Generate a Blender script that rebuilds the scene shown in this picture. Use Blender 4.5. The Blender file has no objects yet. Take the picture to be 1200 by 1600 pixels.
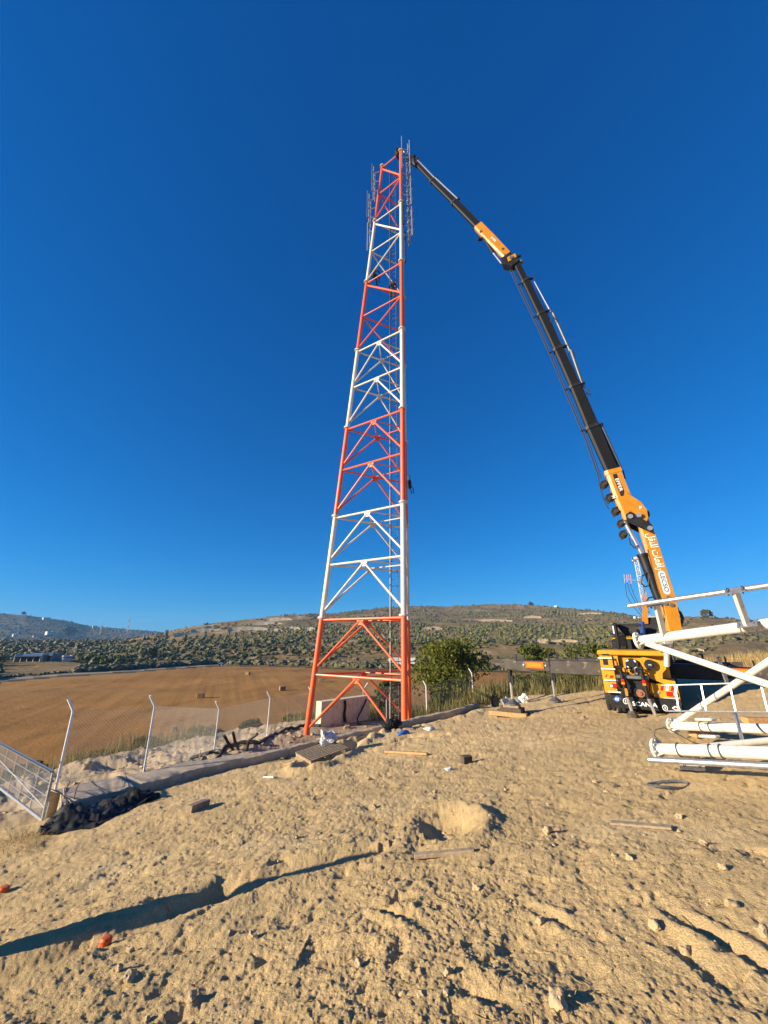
import bpy, math, random
import numpy as np
from mathutils import Vector, Matrix
random.seed(7); RNG = np.random.default_rng(11)
S = bpy.context.scene
R_ = math.radians

# ------------------------------------------------------------------ camera, world, sun, exposure
CAM_H = 1.9; PITCH = R_(18)
cam_d = bpy.data.cameras.new('camera'); cam = bpy.data.objects.new('camera', cam_d)
S.collection.objects.link(cam); S.camera = cam
cam.location = (0, 0, CAM_H); cam.rotation_euler = (math.pi/2 + PITCH, 0, 0)
cam_d.sensor_fit = 'HORIZONTAL'; cam_d.sensor_width = 36; cam_d.lens = 18
cam_d.clip_start = 0.05; cam_d.clip_end = 12000
SUN_AZ = R_(72); SUN_EL = R_(16)            # azimuth the light travels towards (clockwise from +Y), elevation
W = bpy.data.worlds.new('World'); S.world = W; W.use_nodes = True
wn = W.node_tree.nodes; wl = W.node_tree.links
sky = wn.new('ShaderNodeTexSky'); sky.sky_type = 'NISHITA'; sky.sun_disc = False
sky.sun_elevation = SUN_EL; sky.sun_rotation = SUN_AZ + math.pi
sky.altitude = 1200; sky.air_density = 1.0; sky.dust_density = 0.0; sky.ozone_density = 3.0
bg = wn['Background']; bg.inputs['Strength'].default_value = 0.09
sep = wn.new('ShaderNodeSeparateColor'); comb = wn.new('ShaderNodeCombineColor'); wl.new(sky.outputs[0], sep.inputs[0])
for ch, (pw, k) in enumerate(((2.2, 0.019), (0.85, 0.50), (0.70, 1.22))):        # deep, clean blue of a dry evening sky
    a = wn.new('ShaderNodeMath'); a.operation = 'POWER'; a.inputs[1].default_value = pw; wl.new(sep.outputs[ch], a.inputs[0])
    b = wn.new('ShaderNodeMath'); b.operation = 'MULTIPLY'; b.inputs[1].default_value = k; wl.new(a.outputs[0], b.inputs[0]); wl.new(b.outputs[0], comb.inputs[ch])
wl.new(comb.outputs[0], bg.inputs['Color'])
sun_d = bpy.data.lights.new('sun', 'SUN'); sun_d.energy = 5.0; sun_d.angle = R_(0.5); sun_d.color = (1.0, 0.86, 0.66)
sun = bpy.data.objects.new('sun', sun_d); S.collection.objects.link(sun)
ldir = Vector((math.sin(SUN_AZ)*math.cos(SUN_EL), math.cos(SUN_AZ)*math.cos(SUN_EL), -math.sin(SUN_EL)))
sun.rotation_euler = ldir.to_track_quat('-Z', 'Y').to_euler(); sun.location = (-60, -15, 40)
S.view_settings.view_transform = 'Standard'; S.view_settings.look = 'None'
S.view_settings.exposure = 1.10; S.view_settings.gamma = 1.0
S.cycles.use_denoising = True
S.cycles.max_bounces = 6; S.cycles.diffuse_bounces = 3; S.cycles.transparent_max_bounces = 12

# ------------------------------------------------------------------ pixel -> world (photo 1200 x 1600, f = 600 px)
FPX = 600.0; cP, sP = math.cos(PITCH), math.sin(PITCH)
def ray(px, py):
    v = (800-py)/FPX
    return Vector(((px-600)/FPX, cP-v*sP, v*cP+sP))
def at(px, py, d): return Vector((0, 0, CAM_H)) + ray(px, py)*d
def at_y(px, py, y):
    r = ray(px, py); return Vector((0, 0, CAM_H)) + r*(y/r.y)
def on_z(px, py, z):
    r = ray(px, py); return Vector((0, 0, CAM_H)) + r*((z-CAM_H)/r.z)
PB, PC = 0.132, -0.102
def on_plane(px, py, z0=0.0):
    r = ray(px, py); return Vector((0, 0, CAM_H)) + r*((z0-CAM_H)/(r.z-PB*r.x-PC*r.y))
def azel(px, py):
    r = ray(px, py); return math.atan2(r.x, r.y), r.z/math.hypot(r.x, r.y)

# ------------------------------------------------------------------ numpy noise
def _hash(ix, iy, seed):
    h = (ix.astype(np.int64)*374761393 + iy.astype(np.int64)*668265263 + seed*974711) & 0xFFFFFFFF
    h = ((h ^ (h >> 13))*1274126177) & 0xFFFFFFFF
    h = ((h ^ (h >> 16))*2246822519) & 0xFFFFFFFF
    h = h ^ (h >> 15)
    return (h & 0xFFFFFF)/float(0xFFFFFF)
def vnoise(x, y, seed=0):
    ix = np.floor(x); iy = np.floor(y); fx = x-ix; fy = y-iy
    fx = fx*fx*fx*(fx*(fx*6-15)+10); fy = fy*fy*fy*(fy*(fy*6-15)+10)
    a = _hash(ix, iy, seed); b = _hash(ix+1, iy, seed); c = _hash(ix, iy+1, seed); d = _hash(ix+1, iy+1, seed)
    return (a+(b-a)*fx) + ((c+(d-c)*fx)-(a+(b-a)*fx))*fy
def fbm(x, y, seed=0, o=4):
    s = np.zeros_like(x); a = 1.0; t = 0
    for k in range(o):
        ca, sa = math.cos(0.7*k), math.sin(0.7*k)
        s += a*(vnoise((x*ca-y*sa)*2**k, (x*sa+y*ca)*2**k, seed+k*17)-0.5); t += a*0.5; a *= 0.5
    return s/t
def cells(x, y, seed=0):
    """distance to nearest feature point, and that cell's random number"""
    ix = np.floor(x); iy = np.floor(y); best = np.full_like(x, 9.0); rnd = np.zeros_like(x)
    for dx in (-1, 0, 1):
        for dy in (-1, 0, 1):
            cx = ix+dx; cy = iy+dy
            d = np.hypot(cx+_hash(cx, cy, seed)-x, cy+_hash(cx, cy, seed+5)-y)
            m = d < best; best = np.where(m, d, best); rnd = np.where(m, _hash(cx, cy, seed+9), rnd)
    return best, rnd
def sst(a, b, x):
    t = np.clip((x-a)/(b-a), 0, 1); return t*t*(3-2*t)
def seg_dist(x, y, pts):
    """distance to a polyline and the signed side (left of travel positive)"""
    best = np.full_like(x, 1e9); side = np.zeros_like(x)
    for (ax, ay), (bx, by) in zip(pts[:-1], pts[1:]):
        ex, ey = bx-ax, by-ay; L2 = ex*ex+ey*ey
        t = np.clip(((x-ax)*ex+(y-ay)*ey)/L2, 0, 1)
        dx = x-(ax+t*ex); dy = y-(ay+t*ey); d = np.hypot(dx, dy)
        m = d < best; best = np.where(m, d, best); side = np.where(m, ex*(y-ay)-ey*(x-ax), side)
    return best, np.sign(side)
def inside(x, y, poly):
    c = np.zeros(x.shape, bool); n = len(poly)
    for i in range(n):
        (ax, ay), (bx, by) = poly[i], poly[(i+1) % n]
        if ay == by: continue
        m = ((ay > y) != (by > y)) & (x < (bx-ax)*(y-ay)/(by-ay)+ax); c ^= m
    return c

# ------------------------------------------------------------------ terrain
KERB_PX = [(96,1258),(117,1253),(167,1238),(200,1231),(220,1226),(303,1203),(370,1187),(420,1177),(470,1165),(537,1148),(587,1138),(632,1127),(670,1118),(712,1110),(747,1099)]
KERB_H = 0.25
KERB = [on_plane(px, py, KERB_H) for px, py in KERB_PX]            # front top edge of the kerb
KERB2 = [(p.x, p.y) for p in KERB]
k0, k1 = KERB2[0], KERB2[-1]
KERBX = [(k0[0]-14*0.85, k0[1]-14*0.5)] + KERB2
EDGE = [(-15.3,17.8),(-14.9,19),(-14.2,21.5),(-13.2,25.5),(-10.3,27.7),(-6.4,28.7),(2.3,30.5),(6,29.5),(9.2,26),(11,23.4),(16,24),(24,29),(36,31),(46,20),(46,-60),(-26,-60),(-22,0),(-17.5,12)]
FIELD_Z = -8.0
_fe = [(-300,1100),(-100,1078),(0,1068),(100,1058),(200,1052),(330,1042),(430,1042),(560,1048),(650,1050),(820,1052)]
_fa = [(math.atan2(*on_z(px, py, FIELD_Z).xy), on_z(px, py, FIELD_Z).xy.length) for px, py in _fe]
FA = np.array([-2.0]+[a for a, r in _fa]+[0.75, 2.0]); FR = np.array([110]+[r for a, r in _fa]+[95, 90])
_rd = [(-300,1003,420),(-100,1003,420),(0,1002,420),(120,1001,420),(200,1000,430),(250,990,440),(300,979,460),(350,971,480),(400,966,500),(450,960,520),(520,959,560),(600,949,640),(650,947,680),(700,947,710),(770,944,740),(800,944,740),(850,947,700),(900,951,650),(950,956,580),(1000,963,520),(1050,963,430),(1100,963,400),(1150,966,400),(1200,976,400),(1300,990,400)]
RA = np.array([-2.2]+[azel(a, b)[0] for a, b, r in _rd]+[1.4, 2.2]); RT = np.array([-0.01]+[azel(a, b)[1] for a, b, r in _rd]+[0.0, 0.0]); RR = np.array([420]+[r for a, b, r in _rd]+[400, 400])
_rf = [(-400,950),(-100,953),(0,958),(40,961),(100,969),(140,978),(200,983),(250,987),(300,997),(400,1010)]
GA = np.array([azel(*p)[0] for p in _rf]); GT = np.array([azel(*p)[1] for p in _rf])
def px_line(pts): return [tuple(on_plane(*p).xy) for p in pts]
SHADE_BANK = px_line([(-120,1570),(0,1513),(100,1478),(250,1424),(330,1395),(450,1356),(575,1326)])  # low bank and furrow added to darken the line of the long shadow
GROOVES = [(px_line([(1010,1407),(1100,1450),(1200,1505),(1300,1560)]), .05, .035), (px_line([(675,1520),(760,1560),(840,1596)]), .06, .045),
           (px_line([(775,1172),(830,1160),(910,1148)]), .12, .07), (px_line([(800,1415),(870,1440),(940,1470)]), .04, .03),
           (px_line([(1000,1440),(1090,1495),(1190,1570)]), .05, .035), (px_line([(560,1410),(640,1440),(700,1470)]), .05, .03),
           (px_line([(600,1145),(560,1160),(520,1185),(480,1200)]), .22, .18), (px_line([(690,1150),(640,1155),(590,1168)]), .15, .10)]
MOUND = on_plane(696, 1290); PIT2 = on_plane(345, 1392)
TRK_PTS = px_line([(1000,1500),(700,1380),(640,1240),(700,1180),(830,1130)])
def terrain(x, y, micro=True):
    x = np.asarray(x, float); y = np.asarray(y, float)
    r = np.hypot(x, y); az = np.arctan2(x, y)
    site = PB*np.clip(x, -26, 40) + PC*np.clip(y, -30, 40) - 0.22*np.exp(-((x-8.6)**2+(y-14.3)**2)/3.6**2)
    dk, sk = seg_dist(x, y, KERBX); sdk = dk*np.where(sk >= 0, 1, -1)
    inn = (sdk > 0) & (x < k1[0]+2.5) & (y > 6)
    floor = -2.42 - 0.6*sst(12, 20, y) - 0.25*sst(21, 30, y) + 0.5*sst(3.0, 6.5, x)
    w_in = np.where(inn, sst(0.05, 0.5, sdk), 0)*(1-sst(k1[0]-0.5, k1[0]+2.5, x))
    z = site*(1-w_in) + np.minimum(site-0.05, floor)*w_in
    de, _ = seg_dist(x, y, EDGE + [EDGE[0]]); out = ~inside(x, y, EDGE)
    e = np.where(out, de, -de)
    rough = sst(-1.0, 1.0, -e)
    rub = inn*sst(0.8, 2.5, sdk)*(1-sst(-5.5, -2.5, x))*sst(-16, -14.5, x+0*y)
    if micro:
        n_a = fbm(x/2.3, y/2.3, 3, 4)
        z = z + n_a*0.06*np.where(r < 60, 1, 0)
        z = z + rub*(fbm(x/1.7+9, (y+x*0.5)/0.8, 21, 4)*0.26 + np.abs(fbm(x/0.45, y/0.45, 5, 3))*0.09 + fbm(x/0.13, y/0.13, 6, 2)*0.02)
    z = z + rub*0.25*sst(-3.5, -0.8, e)
    if micro:
        sp = (sdk < 0)*np.exp(-((dk-0.85)/0.55)**2)*sst(-3.2, -1.5, x)*(1-sst(4.2, 5.2, x))
        z = z + sp*(0.07+0.15*np.abs(fbm(x/0.8, y/0.8, 51, 4))+0.05*fbm(x/0.2, y/0.2, 53, 3))
    w_out = sst(-0.3, 13, e)
    z = z*(1-w_out) + FIELD_Z*w_out
    rF = np.interp(az, FA, FR)
    z = np.where(r > 40, z + 0.15*fbm(x/22, y/22, 31, 3)*sst(40, 60, r)*(1-sst(rF-10, rF, r)), z)
    # hills
    R1 = np.interp(az, RA, RR); Z1 = np.interp(az, RA, RT)*R1 + CAM_H
    t = np.clip((r-(rF+12))/(R1-(rF+12)), 0, 1)
    hump = 0.55*t + 0.45*t*t
    h1 = FIELD_Z + (Z1-FIELD_Z)*hump - np.clip(r-R1, 0, None)*0.06
    h1 = h1 + sst(rF+12, rF+80, r)*(fbm(x/70, y/70, 41, 3)*3.0*(1-0.7*t) + fbm(x/16, y/16, 43, 3)*0.8)
    R2 = 1700.0; Z2 = np.interp(az, GA, GT)*R2 + CAM_H
    t2 = np.clip((r-750)/(R2-750), 0, 1)
    h2 = np.where(az < GA[-1], -25 + (Z2+25)*sst(0, 1, t2*0.5)*2 - np.clip(r-R2, 0, None)*0.05 + fbm(x/150, y/150, 47, 4)*9*t2*(1-t2)*2, -100)
    hz = np.maximum(h1, h2)
    z = np.where(r > rF+4, np.where(r < rF+14, z*(1-sst(rF+4, rF+14, r))+hz*sst(rF+4, rF+14, r), hz), z)
    if micro:
        nr = (r < 50)*rough*(1-0.4*rub)
        d, s_ = seg_dist(x, y, SHADE_BANK)
        d = d*s_ + 0.05*fbm(x/0.4, y/0.4, 73, 3)
        z = z + nr*(0.06*sst(-0.10, 0.16, d)*np.exp(-(np.clip(d, 0, 9)/0.9)**2) - 0.05*np.exp(-((d+0.12)/0.16)**2) + 0.03*np.exp(-((d+0.42)/0.14)**2))
        for pl, w, dp in GROOVES:
            d, s_ = seg_dist(x, y, pl); d = d + 0.5*w*fbm(x/0.3, y/0.3, 71, 2)
            tp = sst(0, 0.5, np.minimum(np.hypot(x-pl[0][0], y-pl[0][1]), np.hypot(x-pl[-1][0], y-pl[-1][1])))*(0.4+1.2*vnoise(x/0.35, y/0.35, 79))
            z = z + nr*tp*(-dp*np.exp(-(d/w)**2) + 0.6*dp*np.exp(-((d-2.2*w)/(w*1.1))**2))
        u = (x-MOUND.x)/0.54; v = (y-MOUND.y)/0.74; rho = np.hypot(u, v) + 0.10*fbm(x/0.3, y/0.3, 77, 3); th = np.arctan2(v, u)
        op = np.clip(0.15+1.1*(0.5+0.5*np.cos(th-0.65)), 0, 1)
        z = z + 0.10*np.exp(-((rho-1.0)/0.27)**2)*op - 0.135*np.exp(-(((u-.05)**2+(v+.02)**2)/0.55**2)**2) - 0.05*np.exp(-(((u+.75)/.3)**2+((v+.55)/.4)**2))
        z = z - 0.16*np.exp(-((x-PIT2.x)**2+(y-PIT2.y)**2)/0.16**2)
        fine = 1-sst(16, 40, r)
        d1, c1 = cells(x/0.55, y/0.55, 81)
        z = z - nr*np.where(c1 < 0.30, 0.030*np.exp(-((d1+0.12*fbm(x/.15, y/.15, 3, 2))/0.28)**2), 0)*(0.5+0.8*vnoise(x/1.5, y/1.5, 8))
        z = z + nr*fbm(x/0.6, y/0.6, 83, 3)*0.026
        z = z + nr*fine*((np.abs(fbm(x/0.2, y/0.2, 85, 3))-0.2)*0.018 + np.abs(fbm(x/0.08, y/0.08, 87, 3))*0.012*(0.3+1.4*vnoise(x/0.7, y/0.7, 63)) + fbm(x/0.035, y/0.035, 89, 2)*0.004)
        ua = x*0.87+y*0.5; va = y*0.87-x*0.5; wv = 0.25*fbm(x/0.25, y/0.25, 57, 2)
        for su, sv, dp, pr, sd in ((0.62, 0.26, 0.034, 0.30, 57), (0.26, 0.13, 0.020, 0.34, 58), (0.12, 0.07, 0.011, 0.40, 59)):
            d1, c1 = cells(ua/su+wv, va/sv-wv, sd); z = z - nr*fine*np.where(c1 < pr, dp*np.exp(-(d1/0.24)**2), 0)*(0.4+1.1*vnoise(x/1.7, y/1.7, sd))
        dens = vnoise(x/0.9, y/0.9, 61)
        for sc, hh, pr, sd in ((0.16, 0.011, 0.04, 91), (0.075, 0.007, 0.12, 93), (0.038, 0.0065, 0.32, 95), (0.021, 0.005, 0.5, 97)):
            d1, c1 = cells(x/sc, y/sc, sd)
            rad = 0.25+0.25*_hash(np.floor(c1*9973), np.floor(c1*7919), 3)
            z = z + nr*fine*np.where(c1 < pr*(0.3+1.4*dens), hh*np.sqrt(np.clip(1-(d1/rad)**2, 0, 1)), 0)
    return z
def tz(x, y): return float(terrain(np.array([x]), np.array([y]))[0])
def ground_hit(px, py):
    """march a pixel's ray onto the terrain (used to set things where the photo shows them)"""
    r = ray(px, py); d = np.concatenate([np.arange(1.0, 60, 0.02), np.arange(60, 2500, 0.5)])
    X = r.x*d; Y = r.y*d; Z = CAM_H + r.z*d
    T = terrain(X, Y, False); k = int(np.argmax(Z <= T))
    return Vector((X[k], Y[k], tz(X[k], Y[k])))

# ------------------------------------------------------------------ materials
def pm(name, c, c2=None, rough=0.6, metal=0.0, scale=8.0, bump=0.0, detail=5, spots=None, spec=0.5, trans=0.0):
    m = bpy.data.materials.new(name); m.use_nodes = True; N = m.node_tree.nodes; L = m.node_tree.links
    b = N['Principled BSDF']; b.inputs['Roughness'].default_value = rough; b.inputs['Metallic'].default_value = metal
    b.inputs['Specular IOR Level'].default_value = spec
    tc = N.new('ShaderNodeTexCoord'); no = N.new('ShaderNodeTexNoise'); no.inputs['Scale'].default_value = scale; no.inputs['Detail'].default_value = detail
    L.new(tc.outputs['Object'], no.inputs['Vector'])
    cr = N.new('ShaderNodeValToRGB'); cr.color_ramp.elements[0].position = 0.35; cr.color_ramp.elements[1].position = 0.65
    c2 = c2 or tuple(v*0.72 for v in c)
    cr.color_ramp.elements[0].color = (*c2, 1); cr.color_ramp.elements[1].color = (*c, 1)
    L.new(no.outputs['Fac'], cr.inputs['Fac']); out = cr.outputs['Color']
    if spots:
        n2 = N.new('ShaderNodeTexNoise'); n2.inputs['Scale'].default_value = spots[1]; n2.inputs['Detail'].default_value = 6
        L.new(tc.outputs['Object'], n2.inputs['Vector'])
        r2 = N.new('ShaderNodeValToRGB'); r2.color_ramp.elements[0].position = spots[2]; r2.color_ramp.elements[1].position = spots[2]+0.08
        L.new(n2.outputs['Fac'], r2.inputs['Fac'])
        mx = N.new('ShaderNodeMix'); mx.data_type = 'RGBA'; L.new(r2.outputs['Color'], mx.inputs['Factor'])
        L.new(out, mx.inputs['A']); mx.inputs['B'].default_value = (*spots[0], 1); out = mx.outputs['Result']
    L.new(out, b.inputs['Base Color'])
    if bump:
        bp = N.new('ShaderNodeBump'); bp.inputs['Strength'].default_value = bump; bp.inputs['Distance'].default_value = 0.02
        L.new(no.outputs['Fac'], bp.inputs['Height']); L.new(bp.outputs[0], b.inputs['Normal'])
    return m
def leafm(name, c, c2, trans=0.35):
    m = bpy.data.materials.new(name); m.use_nodes = True; N = m.node_tree.nodes; L = m.node_tree.links
    b = N['Principled BSDF']; b.inputs['Roughness'].default_value = 0.65; b.inputs['Specular IOR Level'].default_value = 0.25
    g = N.new('ShaderNodeNewGeometry'); cr = N.new('ShaderNodeValToRGB')
    cr.color_ramp.elements[0].color = (*c, 1); cr.color_ramp.elements[1].color = (*c2, 1)
    L.new(g.outputs['Random Per Island'], cr.inputs['Fac']); L.new(cr.outputs['Color'], b.inputs['Base Color'])
    if trans:
        t = N.new('ShaderNodeBsdfTranslucent'); L.new(cr.outputs['Color'], t.inputs['Color'])
        ms = N.new('ShaderNodeMixShader'); ms.inputs[0].default_value = trans
        L.new(b.outputs[0], ms.inputs[1]); L.new(t.outputs[0], ms.inputs[2]); L.new(ms.outputs[0], N['Material Output'].inputs['Surface'])
    return m
def terrain_mat(name, fine_scale, amt, bump=0.0, bdist=0.01, stripes=False):
    m = bpy.data.materials.new(name); m.use_nodes = True; N = m.node_tree.nodes; L = m.node_tree.links
    b = N['Principled BSDF']; b.inputs['Roughness'].default_value = 0.95; b.inputs['Specular IOR Level'].default_value = 0.1
    a = N.new('ShaderNodeAttribute'); a.attribute_name = 'Col'
    ge = N.new('ShaderNodeNewGeometry')
    no = N.new('ShaderNodeTexNoise'); no.inputs['Scale'].default_value = fine_scale; no.inputs['Detail'].default_value = 8; no.inputs['Roughness'].default_value = 0.7
    L.new(ge.outputs['Position'], no.inputs['Vector'])
    mr = N.new('ShaderNodeMapRange'); mr.inputs['From Min'].default_value = 0.3; mr.inputs['From Max'].default_value = 0.7
    mr.inputs['To Min'].default_value = 1-amt; mr.inputs['To Max'].default_value = 1+amt
    L.new(no.outputs['Fac'], mr.inputs['Value'])
    mx = N.new('ShaderNodeVectorMath'); mx.operation = 'SCALE'; L.new(a.outputs['Color'], mx.inputs[0]); L.new(mr.outputs['Result'], mx.inputs['Scale'])
    L.new(mx.outputs[0], b.inputs['Base Color'])
    if bump:
        bp = N.new('ShaderNodeBump'); bp.inputs['Strength'].default_value = bump; bp.inputs['Distance'].default_value = bdist
        L.new(no.outputs['Fac'], bp.inputs['Height']); L.new(bp.outputs[0], b.inputs['Normal'])
    return m
M = {}
M['ground'] = terrain_mat('site_soil', 70, 0.30, 1.0, 0.028)
M['field'] = terrain_mat('stubble', 3.0, 0.28, 0.6, 0.15)
M['hills'] = terrain_mat('hill_soil', 0.5, 0.45, 0.6, 0.6)
M['roadm'] = terrain_mat('road_surface', 2.0, 0.12)
M['red'] = pm('red_orange_paint', (0.76, 0.125, 0.034), (0.70, 0.105, 0.03), 0.42, scale=3, spots=((0.50, 0.13, 0.07), 9, 0.66))
M['white'] = pm('white_paint', (0.66, 0.62, 0.54), (0.58, 0.54, 0.46), 0.5, scale=4, spots=((0.50, 0.41, 0.28), 7, 0.62))
M['galv'] = pm('galvanised_steel', (0.52, 0.53, 0.53), (0.36, 0.37, 0.38), 0.42, 0.75, scale=25)
M['galv_dark'] = pm('weathered_steel', (0.20, 0.205, 0.21), (0.12, 0.12, 0.125), 0.5, 0.6, scale=20)
M['chrome'] = pm('polished_rod', (0.80, 0.80, 0.81), (0.68, 0.68, 0.70), 0.22, 0.85, scale=5)
M['black'] = pm('black_paint', (0.018, 0.018, 0.019), (0.008, 0.008, 0.009), 0.5, scale=4, spots=((0.04, 0.034, 0.028), 12, 0.66), spec=0.28)
M['boom_black'] = pm('satin_black_paint', (0.006, 0.0057, 0.0057), (0.004, 0.004, 0.0045), 0.55, scale=2, spots=((0.014, 0.012, 0.011), 5, 0.70), spec=0.22)
M['rubber'] = pm('rubber', (0.022, 0.021, 0.02), (0.035, 0.032, 0.028), 0.85, scale=15)
M['yellow'] = pm('crane_yellow_paint', (0.47, 0.19, 0.004), (0.40, 0.155, 0.004), 0.38, scale=3, spots=((0.42, 0.19, 0.03), 8, 0.68))
M['body_yellow'] = pm('truck_yellow_paint', (0.58, 0.275, 0.005), (0.50, 0.23, 0.005), 0.40, scale=3, spots=((0.40, 0.22, 0.05), 7, 0.67))
M['rust_arm'] = pm('dusty_beam_paint', (0.060, 0.047, 0.034), (0.034, 0.027, 0.021), 0.6, scale=5, spots=((0.16, 0.12, 0.08), 6, 0.6))
M['concrete'] = pm('concrete', (0.48, 0.385, 0.265), (0.36, 0.285, 0.195), 0.9, scale=6, bump=0.5, spots=((0.24, 0.22, 0.19), 3, 0.62))
M['concrete_pale'] = pm('pale_concrete', (0.72, 0.60, 0.41), (0.61, 0.50, 0.34), 0.9, scale=5, bump=0.4, spots=((0.30, 0.28, 0.26), 3, 0.66))
M['wire'] = pm('zinc_wire', (0.62, 0.60, 0.55), (0.50, 0.48, 0.44), 0.5, 0.15, scale=25)
M['wood'] = pm('weathered_wood', (0.36, 0.27, 0.17), (0.22, 0.16, 0.10), 0.85, scale=18, bump=0.4)
M['wood_new'] = pm('fresh_wood', (0.52, 0.30, 0.12), (0.38, 0.20, 0.08), 0.8, scale=16, bump=0.3)
M['wood_dark'] = pm('dark_timber', (0.10, 0.075, 0.05), (0.06, 0.045, 0.03), 0.9, scale=14, bump=0.4)
M['plastic_black'] = pm('black_plastic', (0.020, 0.020, 0.019), (0.009, 0.009, 0.009), 0.6, scale=9, bump=0.3, spec=0.25)
M['cable'] = pm('cable_sheath', (0.022, 0.022, 0.022), (0.03, 0.028, 0.025), 0.55, scale=10)
M['sack'] = pm('white_sack', (0.72, 0.70, 0.66), (0.55, 0.52, 0.48), 0.75, scale=9, bump=0.4)
M['stone'] = pm('limestone', (0.46, 0.345, 0.195), (0.38, 0.275, 0.15), 0.95, scale=14, bump=0.6)
M['stone_pale'] = pm('pale_limestone', (0.68, 0.52, 0.32), (0.48, 0.36, 0.22), 0.95, scale=0.8, bump=0.8)
M['stone_tan'] = pm('tan_bedrock', (0.40, 0.30, 0.18), (0.27, 0.20, 0.12), 0.95, scale=0.8, bump=0.8)
M['orange_plastic'] = pm('orange_plastic', (0.75, 0.13, 0.015), None, 0.5, scale=20)
M['blue_plastic'] = pm('blue_plastic', (0.03, 0.12, 0.42), None, 0.45, scale=10)
M['red_lens'] = pm('red_lens', (0.50, 0.015, 0.012), None, 0.2, scale=30)
M['amber'] = pm('amber_reflector', (0.85, 0.24, 0.01), (0.75, 0.18, 0.01), 0.3, scale=30)
M['orange_reflector'] = pm('orange_reflector', (0.72, 0.15, 0.01), None, 0.3, scale=30)
M['white_plain'] = pm('white_lettering', (0.78, 0.78, 0.76), (0.70, 0.70, 0.68), 0.5, scale=20)
M['plate'] = pm('pale_plate', (0.62, 0.66, 0.66), (0.50, 0.55, 0.56), 0.4, scale=40)
M['glass'] = pm('dark_glass', (0.02, 0.025, 0.03), None, 0.06, scale=3)
M['bale'] = pm('straw', (0.34, 0.21, 0.085), (0.24, 0.14, 0.055), 0.95, scale=25, bump=0.6)
M['skin'] = pm('skin', (0.36, 0.20, 0.13), None, 0.6, scale=20)
M['cloth_dark'] = pm('dark_workwear', (0.025, 0.025, 0.032), (0.015, 0.015, 0.02), 0.85, scale=20)
M['cloth_red'] = pm('red_shirt', (0.42, 0.06, 0.03), (0.3, 0.04, 0.02), 0.85, scale=20)
M['roof_blue'] = pm('blue_grey_sheet', (0.14, 0.18, 0.24), (0.10, 0.13, 0.18), 0.5, 0.2, scale=0.6)
M['house'] = pm('pale_render', (0.62, 0.58, 0.52), (0.52, 0.48, 0.43), 0.9, scale=0.4)
M['house_dark'] = pm('grey_render', (0.34, 0.33, 0.32), None, 0.9, scale=0.4)
M['win'] = pm('window_dark', (0.03, 0.035, 0.045), None, 0.3, scale=1)
M['bark'] = pm('bark', (0.16, 0.12, 0.085), (0.09, 0.07, 0.05), 0.95, scale=12, bump=0.6)
M['bark_pale'] = pm('pale_bark', (0.34, 0.28, 0.20), (0.22, 0.18, 0.12), 0.95, scale=12, bump=0.6)
M['olive'] = leafm('olive_foliage', (0.076, 0.084, 0.018), (0.165, 0.150, 0.045), 0.0)
M['scrub'] = leafm('scrub_foliage', (0.065, 0.066, 0.026), (0.150, 0.125, 0.055), 0.0)
M['leaf'] = leafm('tree_leaf', (0.080, 0.112, 0.012), (0.205, 0.20, 0.026), 0.4)
M['leaf_dark'] = leafm('shrub_leaf', (0.045, 0.065, 0.015), (0.11, 0.12, 0.03), 0.3)
M['leaf_yellow'] = leafm('yellow_shrub_leaf', (0.07, 0.10, 0.014), (0.17, 0.17, 0.03), 0.35)  # paler, yellower green than the plain shrub leaf
M['grass_dry'] = leafm('dry_grass', (0.30, 0.20, 0.075), (0.50, 0.37, 0.16), 0.3)
M['grass_mid'] = leafm('reed_grass', (0.10, 0.11, 0.034), (0.32, 0.255, 0.105), 0.3)
M['blue_paint'] = pm('blue_paint', (0.03, 0.07, 0.22), None, 0.4, scale=5)
M['rust'] = pm('rust', (0.30, 0.12, 0.06), (0.18, 0.07, 0.04), 0.8, scale=14)
M['teal'] = pm('dark_green_paint', (0.02, 0.10, 0.09), None, 0.6, scale=20)

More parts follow.
